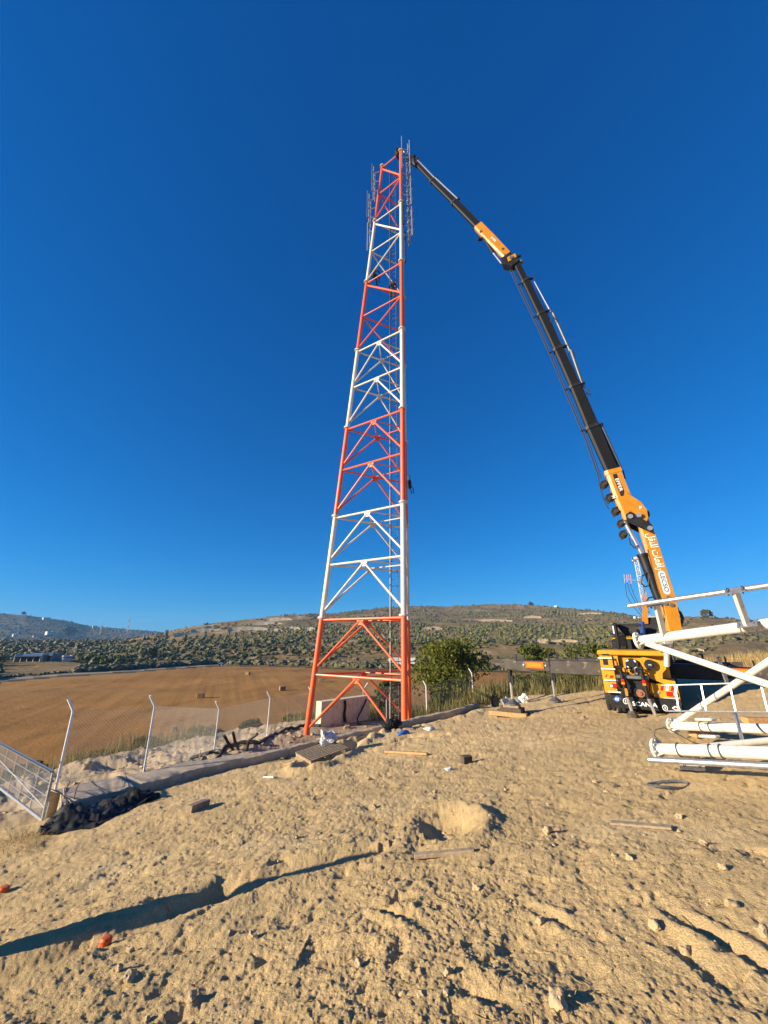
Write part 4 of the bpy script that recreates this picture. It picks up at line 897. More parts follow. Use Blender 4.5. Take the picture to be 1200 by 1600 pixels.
# timber packing under the near outrigger
def log_block(label, c, size, yaw, mat, name='timber_block'):
    X = Vector((math.cos(yaw), math.sin(yaw), 0)); Y = Vector((-X.y, X.x, 0))
    o = MB().box(c, size, X, Y, UP, .02).build(name, mat, loc=c-UP*size[2]/2); return tag(o, label, 'timber', 'timber packing under the crane foot')
yw = -YAW
log_block('pale squared timber lying lowest under the outrigger foot', f1+Vector((-.25, -.05, .08)), (1.5, .26, .17), yw+.05, M['wood_new'])
log_block('dark timber lying behind the pale one under the outrigger foot', f1+Vector((.05, .24, .08)), (1.3, .24, .17), yw-.05, M['wood_dark'])
log_block('short dark timber laid across the lower two under the outrigger foot', f1+Vector((-.02, .06, .24)), (.85, .55, .15), yw, M['wood_dark'])
log_block('topmost timber pad touching the outrigger foot plate', f1+Vector((-.03, .05, .365)), (.62, .5, .10), yw+.1, M['wood'])

# ================================================================== TOWER SECTION LYING ON THE GROUND
LS0 = at(1028, 1170, 6.15)
sect = thing('tower_section', 'white tubular tower section lying on its side beside the crane truck', 'tower section', (LS0.x, LS0.y, LS0.z-.2))
sd = Vector((1, -.10, .0)).normalized()
A0, A1 = at(1027, 1170, 6.15), at(1200, 1177, 5.1); A1 = A0 + (A1-A0).normalized()*3.4
B0, B1 = at(1052, 1134, 8.0), at(1200, 1139, 6.5); B1 = B0 + (B1-B0).normalized()*3.9
C0, C1 = at(998, 1001, 7.0), at(1200, 975, 5.7); C1 = C0 + (C1-C0).normalized()*4.0
for p, e in ((A0, A1), (B0, B1), (C0, C1)):
    d = (e-p).normalized(); m = MB(); m.tube(p, e, .080, None, 22)
    lg = m.build('leg_section', M['white'], sect)
    m = MB(); m.tube(p-d*.03, p+d*.01, .150, None, 22)
    for k in range(8):
        u = d.orthogonal().normalized(); w = d.cross(u); o = (u*math.cos(k*.785+.3)+w*math.sin(k*.785+.3))*.122
        m.tube(p+o-d*.032, p+o+d*.03, .016, None, 6)
    u = d.orthogonal().normalized(); w = d.cross(u)
    for k in range(4):
        v = u*math.cos(k*1.571)+w*math.sin(k*1.571); m.prism([p+d*.01+v*.075, p+d*.01+v*.14, p+d*.12+v*.075], u.cross(v)*.008 if abs(u.dot(v)) < .9 else w*.008)
    m.build('flange', M['white'], lg)
def lbar(name, p, q2, r, mat='white', parent=None): return MB().tube(p, q2, r, None, 14).build(name, M[mat], parent or sect)
dC = (C1-C0).normalized(); dB = (B1-B0).normalized(); dA = (A1-A0).normalized()
lbar('diagonal_brace', C0+dC*.12-UP*.06, A0+dA*3.1+UP*.05, .052)
lbar('diagonal_brace', B0+dB*.08+UP*.06, C0+dC*2.45-UP*.06, .052)
lbar('diagonal_brace', A0+dA*.62+UP*.04, B0+dB*2.9, .046)
m = MB()
for P, d in ((B0, dB), (C0, dC)): pass
gp = lbar('plan_brace', A0+dA*2.9, B0+dB*3.0, .05)
# antenna pole carried above the top leg on two struts
P0 = at(982, 947, 6.75); P1 = at(1200, 915, 5.45); P1 = P0+(P1-P0).normalized()*4.0; dP = (P1-P0).normalized()
pole = lbar('antenna_pole', P0, P1, .040, 'galv')
for t0, px0, px1 in ((0, (1026, 946), (1040, 1003)), (1, (1149, 925), (1167, 975))):
    d0 = 6.60-.92*t0; a = at(*px0, d0); b = at(*px1, d0+.08)
    dd = (b-a); X = dd.normalized(); Y = X.cross(Vector((0, 1, 0))).normalized(); Z = X.cross(Y)
    st = MB().box((a+b)/2, (dd.length+.05, .09, .055), X, Y, Z, .006).build('pole_strut', M['white'], sect)
    for e, dv, r in ((a, dP, .055), (b, dC, .093)):
        m = MB(); m.box(e+(X*(-.03 if e is a else .0)), (.014, .24, .14), X, dv, X.cross(dv)); m.build('clamp_plate', M['galv'], st)
        for s in (-.085, .085):
            c = e + dv*s + X*(.0 if e is a else .085) - X*(.02 if e is a else 0); u = X; w = dv.cross(X).normalized()
            MB().poly([c + (u*math.cos(t)+w*math.sin(t))*r for t in np.linspace(0, 6.283, 17)], .008, 5, False).build('u_bolt', M['galv_dark'], st)
a = at(1042, 1003, 6.9); b = at(1042, 1040, 7.0)
lbar('stub_post', a, b, .045)
# front pole with its clamps
Q0 = at(1014, 1187, 5.9); Q1 = at(1200, 1197, 4.95); dQ = (Q1-Q0).normalized(); Q1 = Q0+dQ*3.4
fp = lbar('antenna_pole', Q0, Q1, .041, 'galv')
for px in (1078,):
    c = at(px, 1180, 5.95); m = MB(); m.box(c+UP*.04, (.30, .22, .03), dQ, dQ.cross(UP), UP, .004); m.box(c-UP*.02, (.22, .16, .16), dQ, dQ.cross(UP), (UP+dQ.cross(UP)*.5).normalized(), .03); m.box(c-UP*.14, (.34, .02, .13), dQ, dQ.cross(UP), UP, .004); m.build('pole_bracket', M['galv'], sect)
    for k in (-.10, .10):
        cc2 = c + dQ*k - UP*.10; w = dQ.cross(UP).normalized()
        MB().poly([cc2 + (UP*math.cos(t)+w*math.sin(t))*.058 for t in np.linspace(0, 6.283, 15)], .008, 5, False).build('u_bolt', M['galv_dark'], sect)
for P, d, s in ((A0, dA, .32), (A0, dA, .75), (A0, dA, .88), (B0, dB, .62), (B0, dB, .80)):
    c = P+d*s; u = d.orthogonal().normalized(); w = d.cross(u)
    MB().poly([c + (u*math.cos(t)+w*math.sin(t))*.089 for t in np.linspace(0, 6.283, 19)], .009, 5, False).build('u_bolt', M['galv_dark'], sect)
for up in (.13, -.16):
    c = B0+dB*.71+UP*up; MB().box(c, (.34, .16, .05), dB, dB.cross(UP), UP, .02).build('saddle_clamp', M['white'], sect)
# ladder inside the section
ya, yb = at(1034, 1071, 7.4), at(1200, 1066, 6.35); dL = (yb-ya).normalized(); yb = ya+dL*3.4
za = at(1040, 1111, 7.2); zb = za+dL*3.3
ladd = lbar('ladder', ya, yb, .015, 'galv'); MB().tube(za, zb, .014, None, 8).build('stile', M['galv'], ladd)
for k in range(8):
    s = .20+k*.41; m = MB(); m.box((ya+dL*s+za+dL*(s+.03))/2, (.022, .014, (ya-za).length), dL, dL.cross(ya-za).normalized(), (ya-za).normalized()); m.build('rung', M['galv'], ladd)
for a, b in ((at(1122, 1027, 6.8), at(1136, 1066, 6.8)), (at(1147, 1108, 6.7), at(1161, 1161, 6.0))):
    X = (b-a).normalized(); Y = X.cross(Vector((0, 1, 0))).normalized(); MB().box((a+b)/2, ((b-a).length, .06, .03), X, Y, X.cross(Y), .004).build('angle_strut', M['galv'], sect)
m = MB(); m.poly([at(x, y, 6.4) for x, y in ((1050, 1170),(1032, 1160),(1022, 1148),(1024, 1140),(1038, 1137),(1052, 1143),(1068, 1152),(1085, 1161),(1100, 1163),(1115, 1160),(1140, 1155),(1158, 1150))], .006, 5); m.build('tie_wire', M['cable'], sect)
m = MB(); m.poly([at(x, y, 7.3) for x, y in ((1090, 1085), (1098, 1098), (1108, 1102), (1112, 1090), (1100, 1082))], .006, 5); m.build('tie_wire', M['cable'], sect)
for px, py, d, yw_, L_ in ((1100, 1152, 7.7, .1, .5), (1190, 1128, 8.6, -.1, .7)):
    c = ground_hit(px, py); c.z += .05; tag(MB().box(c, (L_, .2, .12), Vector((math.cos(yw_), math.sin(yw_), 0)), Vector((-math.sin(yw_), math.cos(yw_), 0)), UP, .015).build('wood_block', M['wood_new'], loc=c), 'orange wood block %s' % ('under the rear leg of the lying tower section' if px < 1150 else 'behind the lying tower section at the right edge'), 'wood block')
# flattened hoop of strapping on the ground
c = ground_hit(1046, 1230); pts = []
for t in np.linspace(0, 6.283, 28):
    x = .27*math.cos(t); y = .13*math.sin(t)*(1-.55*math.cos(t)); p = Vector((c.x+x, c.y+y, 0)); p.z = tz(p.x, p.y)*.3+c.z*.7+.03+.02*math.sin(t*2); pts.append(p)
tag(MB().poly(pts, .016, 6, False).build('metal_hoop', M['galv_dark'], loc=c), 'loose grey hoop of bent strap lying on the soil below the tower section', 'hoop')

# ================================================================== KERB, FENCE, GATE
kb = []
n = len(KERB); wid = np.interp(np.arange(n), [0, 2, 5, 7, 9, n-1], [1.35, 1.35, 1.0, .30, .24, .24])
rings = []
def kerb_ring(p, t, w, jz=0):
    nrm = Vector((-t.y, t.x, 0)).normalized(); g = p.z
    rk = random.Random(int(p.x*997)+int(p.y*331)); j = lambda k: .012*math.sin(p.x*7+k*3+jz)+rk.uniform(-.018, .012)
    return [p+UP*(-.75), p+UP*(-.16)+nrm*rk.uniform(-.006, .006), p+UP*(-.018+rk.uniform(-.02, .004))+nrm*rk.uniform(-.004, .012), p+nrm*(.02+rk.uniform(0, .02))+UP*j(1), p+nrm*(w*.5)+UP*(.01+j(2)), p+nrm*w+UP*(-.01+j(3)), p+nrm*w+UP*(-.6)]
dens = []
for i in range(n-1):
    for k in range(14): dens.append((KERB[i].lerp(KERB[i+1], k/14), wid[i]+(wid[i+1]-wid[i])*k/14))
dens.append((KERB[-1], wid[-1]))
pk = [d[0] for d in dens]
for _ in range(24): pk = [pk[0]]+[(pk[i-1]+pk[i]*2+pk[i+1])/4 for i in range(1, len(pk)-1)]+[pk[-1]]
for i, p in enumerate(pk):
    t = pk[min(i+1, len(pk)-1)]-pk[max(i-1, 0)]; t.z = 0; rings.append(kerb_ring(p, t.normalized(), dens[i][1]))
m = MB(); m.loft(rings)
tag(m.build('concrete_kerb', M['concrete'], ang=40), 'long grey cast concrete kerb running from the gate past the tower feet', 'kerb')
POSTS = [((110,1105),(88,1228),-2.02), ((240,1097),(225,1204),-2.15), ((340,1088),(334,1177),None), ((420,1078),(417,1152),None), ((480,1072),(484,1133),None), ((567,1068),(567,1122),None), ((668,1078),(667,1117),None), ((740,1074),(740,1097),None)]
fl = []
for i, (a, b, z) in enumerate(POSTS):
    if z is not None: p = on_z(*b, z)
    elif i < 5: p = ground_hit(*b)
    else: p = at_y(*b, (28.0, 28.6, 29.6)[i-5]); p.z = min(p.z, tz(p.x, p.y)+.1)
    fl.append(p)
fence = thing('chain_link_fence', 'chain link fence on white posts with cranked tops around the tower compound', 'fence', fl[0])
fdir = []
for i, p in enumerate(fl):
    t = (fl[min(i+1, len(fl)-1)]-fl[max(i-1, 0)]); t.z = 0; t.normalize(); nrm = Vector((-t.y, t.x, 0)); fdir.append((t, nrm))
    b = p-UP*.1; h = 1.85
    out = (t*-1.0*.0 + nrm*1.0)
    if i == 5:
        m = MB(); m.tube(b, p+UP*1.75, .035, None, 8); m.tube(p+UP*1.72, p+UP*2.1+t*.3, .03, None, 8); m.tube(p+UP*1.72, p+UP*2.1-t*.3, .03, None, 8)
    else:
        m = MB(); m.poly([b, p+UP*h, p+UP*(h+.06)-t*.02+nrm*.03, p+UP*(h+.34)-t*.16+nrm*.12], .034, 8)
    m.build('fence_post', M['white_plain'], fence)
def mesh_panel(mb, a, b, h, pitch, r, z0=.06, ha=None):
    """two families of diagonal wires; each wire is one thin three-sided strand"""
    X = (b-a); L = X.length; ex = X/L; nr = Vector((-ex.y, ex.x, 0)).normalized()
    step = pitch*1.414
    for fam in (1, -1):
        k = -int(h/step)-1
        while k*step < L + h:
            s0 = k*step; 
            u0, v0, u1, v1 = s0, 0.0, s0+h, h
            if u0 < 0: v0 += -u0; u0 = 0
            if u1 > L: v1 -= (u1-L); u1 = L
            if v1 > v0+.01:
                if fam < 0: u0, u1 = L-u0, L-u1
                p = a+ex*u0+UP*(z0+v0); q_ = a+ex*u1+UP*(z0+v1); d = (q_-p).normalized(); w = nr.cross(d)
                o = nr*(.002*fam); n = len(mb.v)
                for e in (p, q_):
                    for t in (0, 2.094, 4.189): mb.v.append(tuple(e+o+(nr*math.cos(t)+w*math.sin(t))*r))
                mb.f += [(n, n+1, n+4, n+3), (n+1, n+2, n+5, n+4), (n+2, n, n+3, n+5)]; mb.mi += [0]*3
            k += 1
for i in range(len(fl)-1):
    m = MB(); mesh_panel(m, fl[i], fl[i+1], 1.8, 0.065, .0024); m.build('wire_mesh', M['wire'], fence, smooth=False)
    m = MB()
    for z in (.1, .95, 1.84): m.tube(fl[i]+UP*z, fl[i+1]+UP*z, .004, None, 4, False)
    m.build('tension_wire', M['galv'], fence)
# gate leaf standing at the kerb's left end, running off to the left
ga = KERB[0] + Vector((-.38, .02, -.36)); gdir = Vector((-.82, .57, 0)).normalized()
gate = thing('metal_gate', 'galvanised gate frame with wire mesh standing at the left end of the kerb', 'gate', ga)
g0 = ga; g1 = ga+gdir*6.4; gn = gdir.cross(UP)
ht = 1.02
def gbar(name, a, b, w=.055, d=.055, par=None):
    X = (b-a).normalized(); Y = gn; return MB().box((a+b)/2, ((b-a).length, d, w), X, Y, X.cross(Y), .006).build(name, M['galv'], par or gate)
gbar('gate_frame', g0-UP*.1, g0+UP*ht, .055, .05); gbar('gate_frame', g1-UP*.1, g1+UP*ht)
gbar('top_rail', g0+UP*ht, g1+UP*ht, .042, .05); gbar('bottom_rail', g0+UP*.06, g1+UP*.06)
for s in (.92, 1.85, 2.75, 3.65, 4.6, 5.5): gbar('stile', g0+gdir*s, g0+gdir*s+UP*ht, .026, .026)
gbar('diagonal_rail', g0+gdir*.05+UP*.30, g0+gdir*6.2+UP*.80, .026, .025)
for z in (.28, .52, .78):
    m = MB(); m.tube(g0+UP*z, g1+UP*z, .008, None, 6); m.build('cross_wire', M['galv'], gate)
m = MB(); mesh_panel(m, g0+gn*.03, g1+gn*.03, ht-.05, .05, .0024, .05); m.build('wire_mesh', M['wire'], gate, smooth=False)
gbar('latch', g0+Vector((.06, 0, .05)), g0+Vector((.10, -.03, .42)), .04, .03)
# barbed extension arms above the gate (the dark sloping strip)
m = MB(); m.prism([g0+UP*ht, g0+UP*(ht+.02), g1+UP*(ht+.02), g1+UP*ht], gn*-.07); m.build('top_capping', M['galv_dark'], gate)

# ================================================================== COMPOUND: CONCRETE BLOCK, CABLES, PALLET, DEBRIS
bl0 = ground_hit(501, 1138); bl1 = at_y(577, 1118, bl0.y+2.6); 
X = Vector((bl1.x-bl0.x, bl1.y-bl0.y, 0)); Lb = X.length; X.normalize(); Y = Vector((-X.y, X.x, 0))
hb_ = 1.42
m = MB(); m.box(bl0+X*(Lb/2)+Y*.30+UP*(hb_/2-.1), (Lb, .55, hb_), X, Y, UP, .02)
cbk = m.build('concrete_plinth', M['concrete_pale']); cbk.location = (0, 0, 0); tag(cbk, 'pale panelled concrete plinth standing between the tower feet', 'concrete plinth')
for s in (.24, .46, .64, .82):
    m = MB(); m.box(bl0+X*(Lb*s)+Y*.022+UP*(hb_/2-.1), (.012, .006, hb_*.96), X, Y, UP); m.build('panel_joint', M['house_dark'], cbk)
m = MB()
for k, s in enumerate((.30, .53, .72)):
    c = bl0+X*(Lb*s)+Y*.020+UP*(hb_*.70); m.box(c, (.16, .004, .015), X, Y, UP); m.box(c-UP*.10+X*.05, (.015, .004, .10), X, Y, UP); m.box(c-UP*.10-X*.03, (.10, .004, .012), X, Y, UP)
m.build('chalk_mark', M['wood_dark'], cbk)
def on_ground(x, y, dz=0): return Vector((x, y, tz(x, y)+dz))
def ground_line(pxs, dz, k=6):
    g = [ground_hit(*p) for p in pxs]; out = []
    for i in range(len(g)-1):
        for j in range(k):
            p = g[i].lerp(g[i+1], j/k); out.append(on_ground(p.x, p.y, dz))
    out.append(on_ground(g[-1].x, g[-1].y, dz)); return out
s0 = bl0+X*(Lb*.45)-Y*.03
tag(MB().poly([s0+UP*1.25, s0+UP*.9-Y*.03+X*.04, s0+UP*.5-Y*.02-X*.02, s0+UP*.05-Y*.1], [.09, .075, .085, .10], 7).build('black_conduit', M['plastic_black'], loc=s0), 'thick black conduit hanging down the face of the concrete plinth', 'conduit')
c0 = bl0+X*(Lb*.92)-Y*.05
pts = [c0+UP*1.15, c0+UP*.8-X*.2, c0+UP*.45-X*.6-Y*.1, c0+UP*.2-X*1.0-Y*.3] + ground_line([(560, 1134), (585, 1134), (610, 1137)], .07, 4)
tag(MB().poly(pts, .05, 8).build('cable_conduit', M['cable'], loc=c0), 'black conduit looping from the plinth top down towards the tower ladder', 'conduit')
pts = ground_line([(336, 1178), (352, 1172), (372, 1168), (400, 1166), (425, 1153), (450, 1144), (478, 1138), (500, 1138)], .09, 6)
tag(MB().poly(pts, .085, 8).build('cable_conduit', M['cable'], loc=pts[0]), 'long black conduit lying on the rubble towards the left tower foot', 'conduit')
lc = ground_hit(322, 1186); pts = [Vector((lc.x+.52*math.cos(t), lc.y+.85*math.sin(t), lc.z+.12+.05*math.sin(2*t))) for t in np.linspace(-1.0, 4.6, 26)]
tag(MB().poly(pts, .075, 8).build('cable_loop', M['cable'], loc=lc), 'loop of thick black conduit lying on the concrete slab', 'conduit')
for k, (px0, px1, mid, lab) in enumerate((((366, 1172), (350, 1149), (356, 1160), 'leftmost of three black conduit stubs rising from the slab'), ((374, 1172), (364, 1144), (367, 1158), 'tallest upright black conduit stub of the three on the slab'), ((384, 1172), (402, 1147), (388, 1158), 'rightmost black conduit stub leaning right out of the slab'))):
    g = ground_hit(*px0); dd = (Vector((0, 0, CAM_H))-g).length/ray(*px0).length
    pts = [g-UP*.1, at(*mid, dd-.1), at(*px1, dd-.2)]; pts = [pts[0], pts[0].lerp(pts[1], .5)+Vector((.03, 0, 0)), pts[1], pts[1].lerp(pts[2], .5)+Vector((0, 0, .02)), pts[2]]
    tag(MB().poly(pts, .065, 9).build('conduit_stub', M['cable'], loc=g), lab, 'conduit', 'conduit stubs')
# metal stake by the slab
g = ground_hit(311, 1192); tag(MB().tube(g-UP*.2, g+UP*.48, .022, None, 8).build('steel_stake', M['galv'], loc=g), 'short grey steel stake standing at the slab edge', 'stake')
for k, (px, py) in enumerate(((80, 1252), (91, 1248))):
    g = KERB[0] + Vector((-.22+.28*k, .35-.05*k, 0)); tag(MB().poly([g-UP*.1, g+UP*.22, g+Vector((.04, .02, .36))], .012, 6).build('rebar', M['rust'], loc=g), ('dark steel bar sticking up from the slab end beside the gate', 'second thin steel bar on the slab, nearer the fence post')[k], 'steel bar')
# stair-like galvanised standards inside the compound
for k, px in enumerate(((604, 1133), (609, 1131))):
    b = at_y(*px, 21.3+.6*k); b.z = tz(b.x, b.y); tag(MB().tube(b, b+UP*(2.0 if k == 0 else 2.35), .03, None, 8).build('steel_post', M['galv'], loc=b), ('short galvanised post in front of the tower ladder', 'taller galvanised post beside the tower ladder')[k], 'post')
# pallet
pc = ground_hit(503, 1187); a_ = R_(36); PX = Vector((math.cos(a_), math.sin(a_), 0)); PY = Vector((-PX.y, PX.x, 0))
pc.z += .03; pn = Vector((-.10, -.08, 1)).normalized(); PXs = (PX-pn*PX.dot(pn)).normalized(); PYs = pn.cross(PXs)
pal = thing('wooden_pallet', 'weathered wooden pallet lying against the kerb near the tower', 'pallet', pc)
PLX, PLY = 1.25, 1.05
for k in range(9):
    s = -PLY/2+.05+k*(PLY-.1)/8; MB().box(pc+PYs*s+pn*.155, (PLX, .066, .022), PXs, PYs, pn, .003).build('deck_board', M['wood'], pal)
for k, s in enumerate((-.56, 0, .56)):
    MB().box(pc+PXs*s+pn*.095, (.09, PLY, .095), PXs, PYs, pn, .004).build('stringer', M['wood_dark'] if k == 1 else M['wood'], pal)
    MB().box(pc+PXs*s+pn*.030, (.10, PLY, .02), PXs, PYs, pn, .003).build('bottom_board', M['wood'], pal)
MB().box(pc-PXs*.1-PYs*(PLY/2+.01)+pn*.08, (.12, .03, .13), PXs, PYs, pn, .004).build('painted_block', M['teal'], pal)
sc = pc+PXs*.34+PYs*.30+pn*.17
m = MB(); m.blob(sc+UP*.10, (.22, .16, .17), 3, .30, 5); m.blob(sc+UP*.20+PX*.18, (.13, .10, .15), 2, .35, 8); m.blob(sc+UP*.24-PX*.12, (.10, .09, .17), 2, .4, 9)
tag(m.build('white_sack', M['sack'], loc=sc), 'crumpled white sack lying on the wooden pallet', 'sack')
def plank(label, pa, pb, w, t, mat, name='plank', lift=.02, cat='plank'):
    a, b = ground_hit(*pa), ground_hit(*pb); a.z += lift; b.z += lift; X = (b-a).normalized(); Y = UP.cross(X).normalized(); c = (a+b)/2
    return tag(MB().box(c, ((b-a).length, w, t), X, Y, X.cross(Y), .006).build(name, mat, loc=c), label, cat)
plank('grey broken plank half buried below the sand heap', (648, 1345), (742, 1336), .075, .04, M['wood'], lift=.03)
plank('pale thin plank lying flat right of the sand heap', (955, 1290), (1052, 1300), .10, .025, M['wood'], lift=.02)
plank('reddish batten lying on the soil right of the pallet', (602, 1178), (668, 1178), .10, .05, M['wood_new'], lift=.04)
plank('short board leaning at the left of the pallet', (440, 1188), (488, 1172), .12, .04, M['wood'], lift=.06)
plank('pale stick across the pallet front edge', (489, 1172), (504, 1177), .05, .03, M['wood'], lift=.22)
plank('grey squared timber offcut lying left of the pallet', (294, 1273), (323, 1259), .14, .13, M['wood'], 'timber_offcut', .06, 'timber')
plank('small pale board piece in the middle of the soil', (445, 1197), (462, 1200), .10, .03, M['wood_new'], lift=.03)
plank('white broken batten on the soil below the pallet', (412, 1215), (428, 1217), .06, .03, M['sack'], 'batten', .03, 'batten')
g = ground_hit(729, 1191); tag(MB().box(g+UP*.07, (.22, .16, .15), Vector((.9, .3, 0)).normalized(), Vector((-.3, .9, 0)).normalized(), UP, .01).build('wood_block', M['wood_dark'], loc=g), 'dark cube of wood alone on the soil right of the pallet', 'wood block')
# black plastic sheet beside the kerb
def sheet():
    m = MB(); nx, ny = 70, 22; vs = []
    for i in range(nx+1):
        s = i/nx; px = 62+(250-62)*s; yt = np.interp(px, [40, 90, 150, 210, 255], [1300, 1272, 1256, 1240, 1238]); yb = np.interp(px, [40, 90, 150, 210, 255], [1310, 1302, 1290, 1262, 1246])
        a = on_plane(px, yt, .1); b = on_plane(px, yb)
        for j in range(ny+1):
            t = j/ny; p = a.lerp(b, t); h = math.sin(math.pi*min(1, t*1.1+.05))*(.22+.10*math.sin(s*9))*math.sin(math.pi*(s*.94+.05))**.5
            x, y = np.array([p.x]), np.array([p.y])
            wr = float(np.abs(fbm(x/.35, y/.16, 301, 3))[0])*.20 + float(fbm(x/.12, y/.10, 303, 2)[0])*.035
            vs.append(Vector((p.x, p.y, tz(p.x, p.y)+max(.015, h+wr-.04))))
    m.add(vs, [(i*(ny+1)+j, i*(ny+1)+j+1, (i+1)*(ny+1)+j+1, (i+1)*(ny+1)+j) for i in range(nx) for j in range(ny)])
    o = m.build('plastic_sheet', M['plastic_black'], ang=60); md = o.modifiers.new('t', 'SOLIDIFY'); md.thickness = .006
    tag(o, 'crumpled black plastic sheet heaped along the left foot of the kerb', 'plastic sheet')
sheet()
for px, py, r, lab in ((166, 1466, .05, 'orange plastic cap lying in the long shadow'), (5, 1394, .06, 'orange plastic scrap at the left edge of the soil')):
    g = ground_hit(px, py); m = MB(); m.loft([[g+Vector((math.cos(t)*r*k, math.sin(t)*r*k, z)) for t in np.linspace(0, 6.283, 14, False)] for k, z in ((1, -.01), (1.05, .04), (.8, .055), (.3, .06))]); tag(m.build('orange_cap', M['orange_plastic'], loc=g), lab, 'cap')
# unseen post added left of the frame to throw the long foreground shadow
tip = on_plane(572, 1329); sd_ = Vector((math.sin(SUN_AZ), math.cos(SUN_AZ), 0)); pb_ = tip - sd_*4.45; pb_.z = tz(pb_.x, pb_.y)
hp_ = tip.z + 4.45*math.tan(SUN_EL) - pb_.z
m = MB(); m.poly([pb_-UP*.2, pb_+UP*hp_*.45, pb_+UP*hp_*.75, pb_+UP*hp_], [.16, .145, .09, .03], 10)
tag(m.build('shadow_post', M['wood'], loc=pb_), 'unseen tapered post added beyond the left edge to throw the long foreground shadow', 'post')
# things dropped near the outrigger
g = ground_hit(774, 1105)
can = thing('jerry_can', 'black jerry can standing left of the crane outrigger foot', 'jerry can', g)
MB().box(g+UP*.24, (.34, .24, .46), bev=.05).build('can_body', M['plastic_black'], can); m = MB(); m.tube(g+UP*.47-Vector((.1, 0, 0)), g+UP*.53-Vector((.1, 0, 0)), .04, None, 10); m.build('cap', M['plastic_black'], can); m = MB(); m.poly([g+UP*.46+Vector((-.02, 0, 0)), g+UP*.54, g+UP*.54+Vector((.1, 0, 0)), g+UP*.46+Vector((.13, 0, 0))], .018, 6); m.build('handle', M['plastic_black'], can)
def bagthing(px, py, size, mat, label, cat='bag', name='rubbish_bag', seed=1, rise=None):
    g = ground_hit(px, py); m = MB(); m.blob(g+UP*size[2]*.8, size, 3, .25, seed); m.blob(g+UP*size[2]*1.5+Vector((size[0]*.3, 0, 0)), (size[0]*.4, size[1]*.4, size[2]*.5), 2, .4, seed+3)
    return tag(m.build(name, mat, loc=g), label, cat)
bagthing(749, 1105, (.22, .18, .14), M['plastic_black'], 'dark bag lying at the right end of the kerb', seed=2)
bagthing(790, 1101, (.18, .16, .16), M['sack'], 'white bag behind the left side of the outrigger timbers', seed=4)
bagthing(820, 1098, (.26, .20, .20), M['sack'], 'white sack slumped behind the right side of the outrigger timbers', seed=6, cat='sack')
bagthing(813, 1095, (.13, .13, .12), M['blue_plastic'], 'small blue container behind the outrigger foot', cat='container', name='blue_container', seed=9)
bagthing(630, 1150, (.20, .14, .08), M['blue_plastic'], 'crushed blue wrapper on the spoil beside the kerb', cat='wrapper', name='plastic_wrapper', seed=12)
bagthing(671, 1142, (.16, .12, .07), M['sack'], 'pale torn wrapper on the spoil right of the blue one', cat='wrapper', name='plastic_wrapper', seed=13)
bagthing(612, 1147, (.35, .25, .16), M['plastic_black'], 'tangle of black plastic at the kerb foot in front of the tower', cat='plastic', name='plastic_tangle', seed=15)
bagthing(701, 1203, (.09, .06, .03), M['sack'], 'crushed clear bottle on the soil by the dark wood cube', cat='bottle', name='crushed_bottle', seed=16)
bagthing(272, 1143, (.30, .22, .28), M['galv_dark'], 'grey bucket-like lump on the rubble near the second fence post', cat='rubble', name='rubble_lump', seed=17)
# ------------------------------------------------------------------ loose stones: the ones one can point to
ROCKS = [(873, 1582, .075, 'largest pale stone at the bottom edge of the soil'), (202, 1533, .07, 'brown stone below the long shadow, lower one of a pair'), (203, 1485, .045, 'pale upright chip of stone below the orange cap'), (1145, 1418, .055, 'pale stone casting a round shadow at the right'), (857, 1308, .07, 'pale stone right of the sand heap'), (1023, 1447, .055, 'flat white stone beside the dark ruts at the right'), (1100, 1325, .05, 'white stone below the thin pale plank'), (1192, 1458, .06, 'stone at the right edge beside the ruts'), (185, 1520, .045, 'rounded stone left of the brown stone below the shadow'), (1132, 1367, .045, 'small stone at the right above the ruts'),
         (900, 1116, .13, 'brown clod left of the truck stabiliser, upper of two'), (912, 1124, .12, 'brown clod left of the truck stabiliser, lower of two'), (880, 1095, .09, 'small clod beside the far outrigger foot'), (575, 1218, .07, 'pale stone in the middle of the soil below the batten'), (680, 1238, .06, 'stone on the soil above the sand heap'), (648, 1205, .06, 'stone on the soil right of the pallet shadow'), (1062, 1283, .05, 'small stone below the metal hoop'), (745, 1395, .05, 'stone on the soil below the broken plank'), (560, 1515, .045, 'small stone in the lower middle of the soil'), (395, 1465, .05, 'stone right of the long shadow in the lower left'), (1070, 1478, .05, 'stone among the ruts at the lower right'), (700, 1530, .04, 'small stone at the bottom right of the middle'), (845, 1450, .04, 'small pale stone below the sand heap to the right'), (300, 1560, .05, 'stone at the lower left edge of the soil'), (490, 1250, .06, 'stone on the soil in front of the pallet'), (585, 1262, .06, 'stone left of the sand heap'), (930, 1225, .06, 'stone on the bare soil left of the metal hoop'), (985, 1350, .05, 'stone under the thin pale plank in the open soil')]
for i, (px, py, r, lab) in enumerate(ROCKS):
    g = ground_hit(px, py); m = MB(); rr = random.Random(i*7+1)
    m.blob(g+UP*r*.35, (r*.68*rr.uniform(.8, 1.3), r*.68*rr.uniform(.7, 1.1), r*.68*rr.uniform(.6, .95)), 2, .26, i+40)
    tag(m.build('stone', M['stone'] if i not in (10, 11, 12) else M['wood'], loc=g, ang=25), lab, 'stone', 'loose stones on the soil')
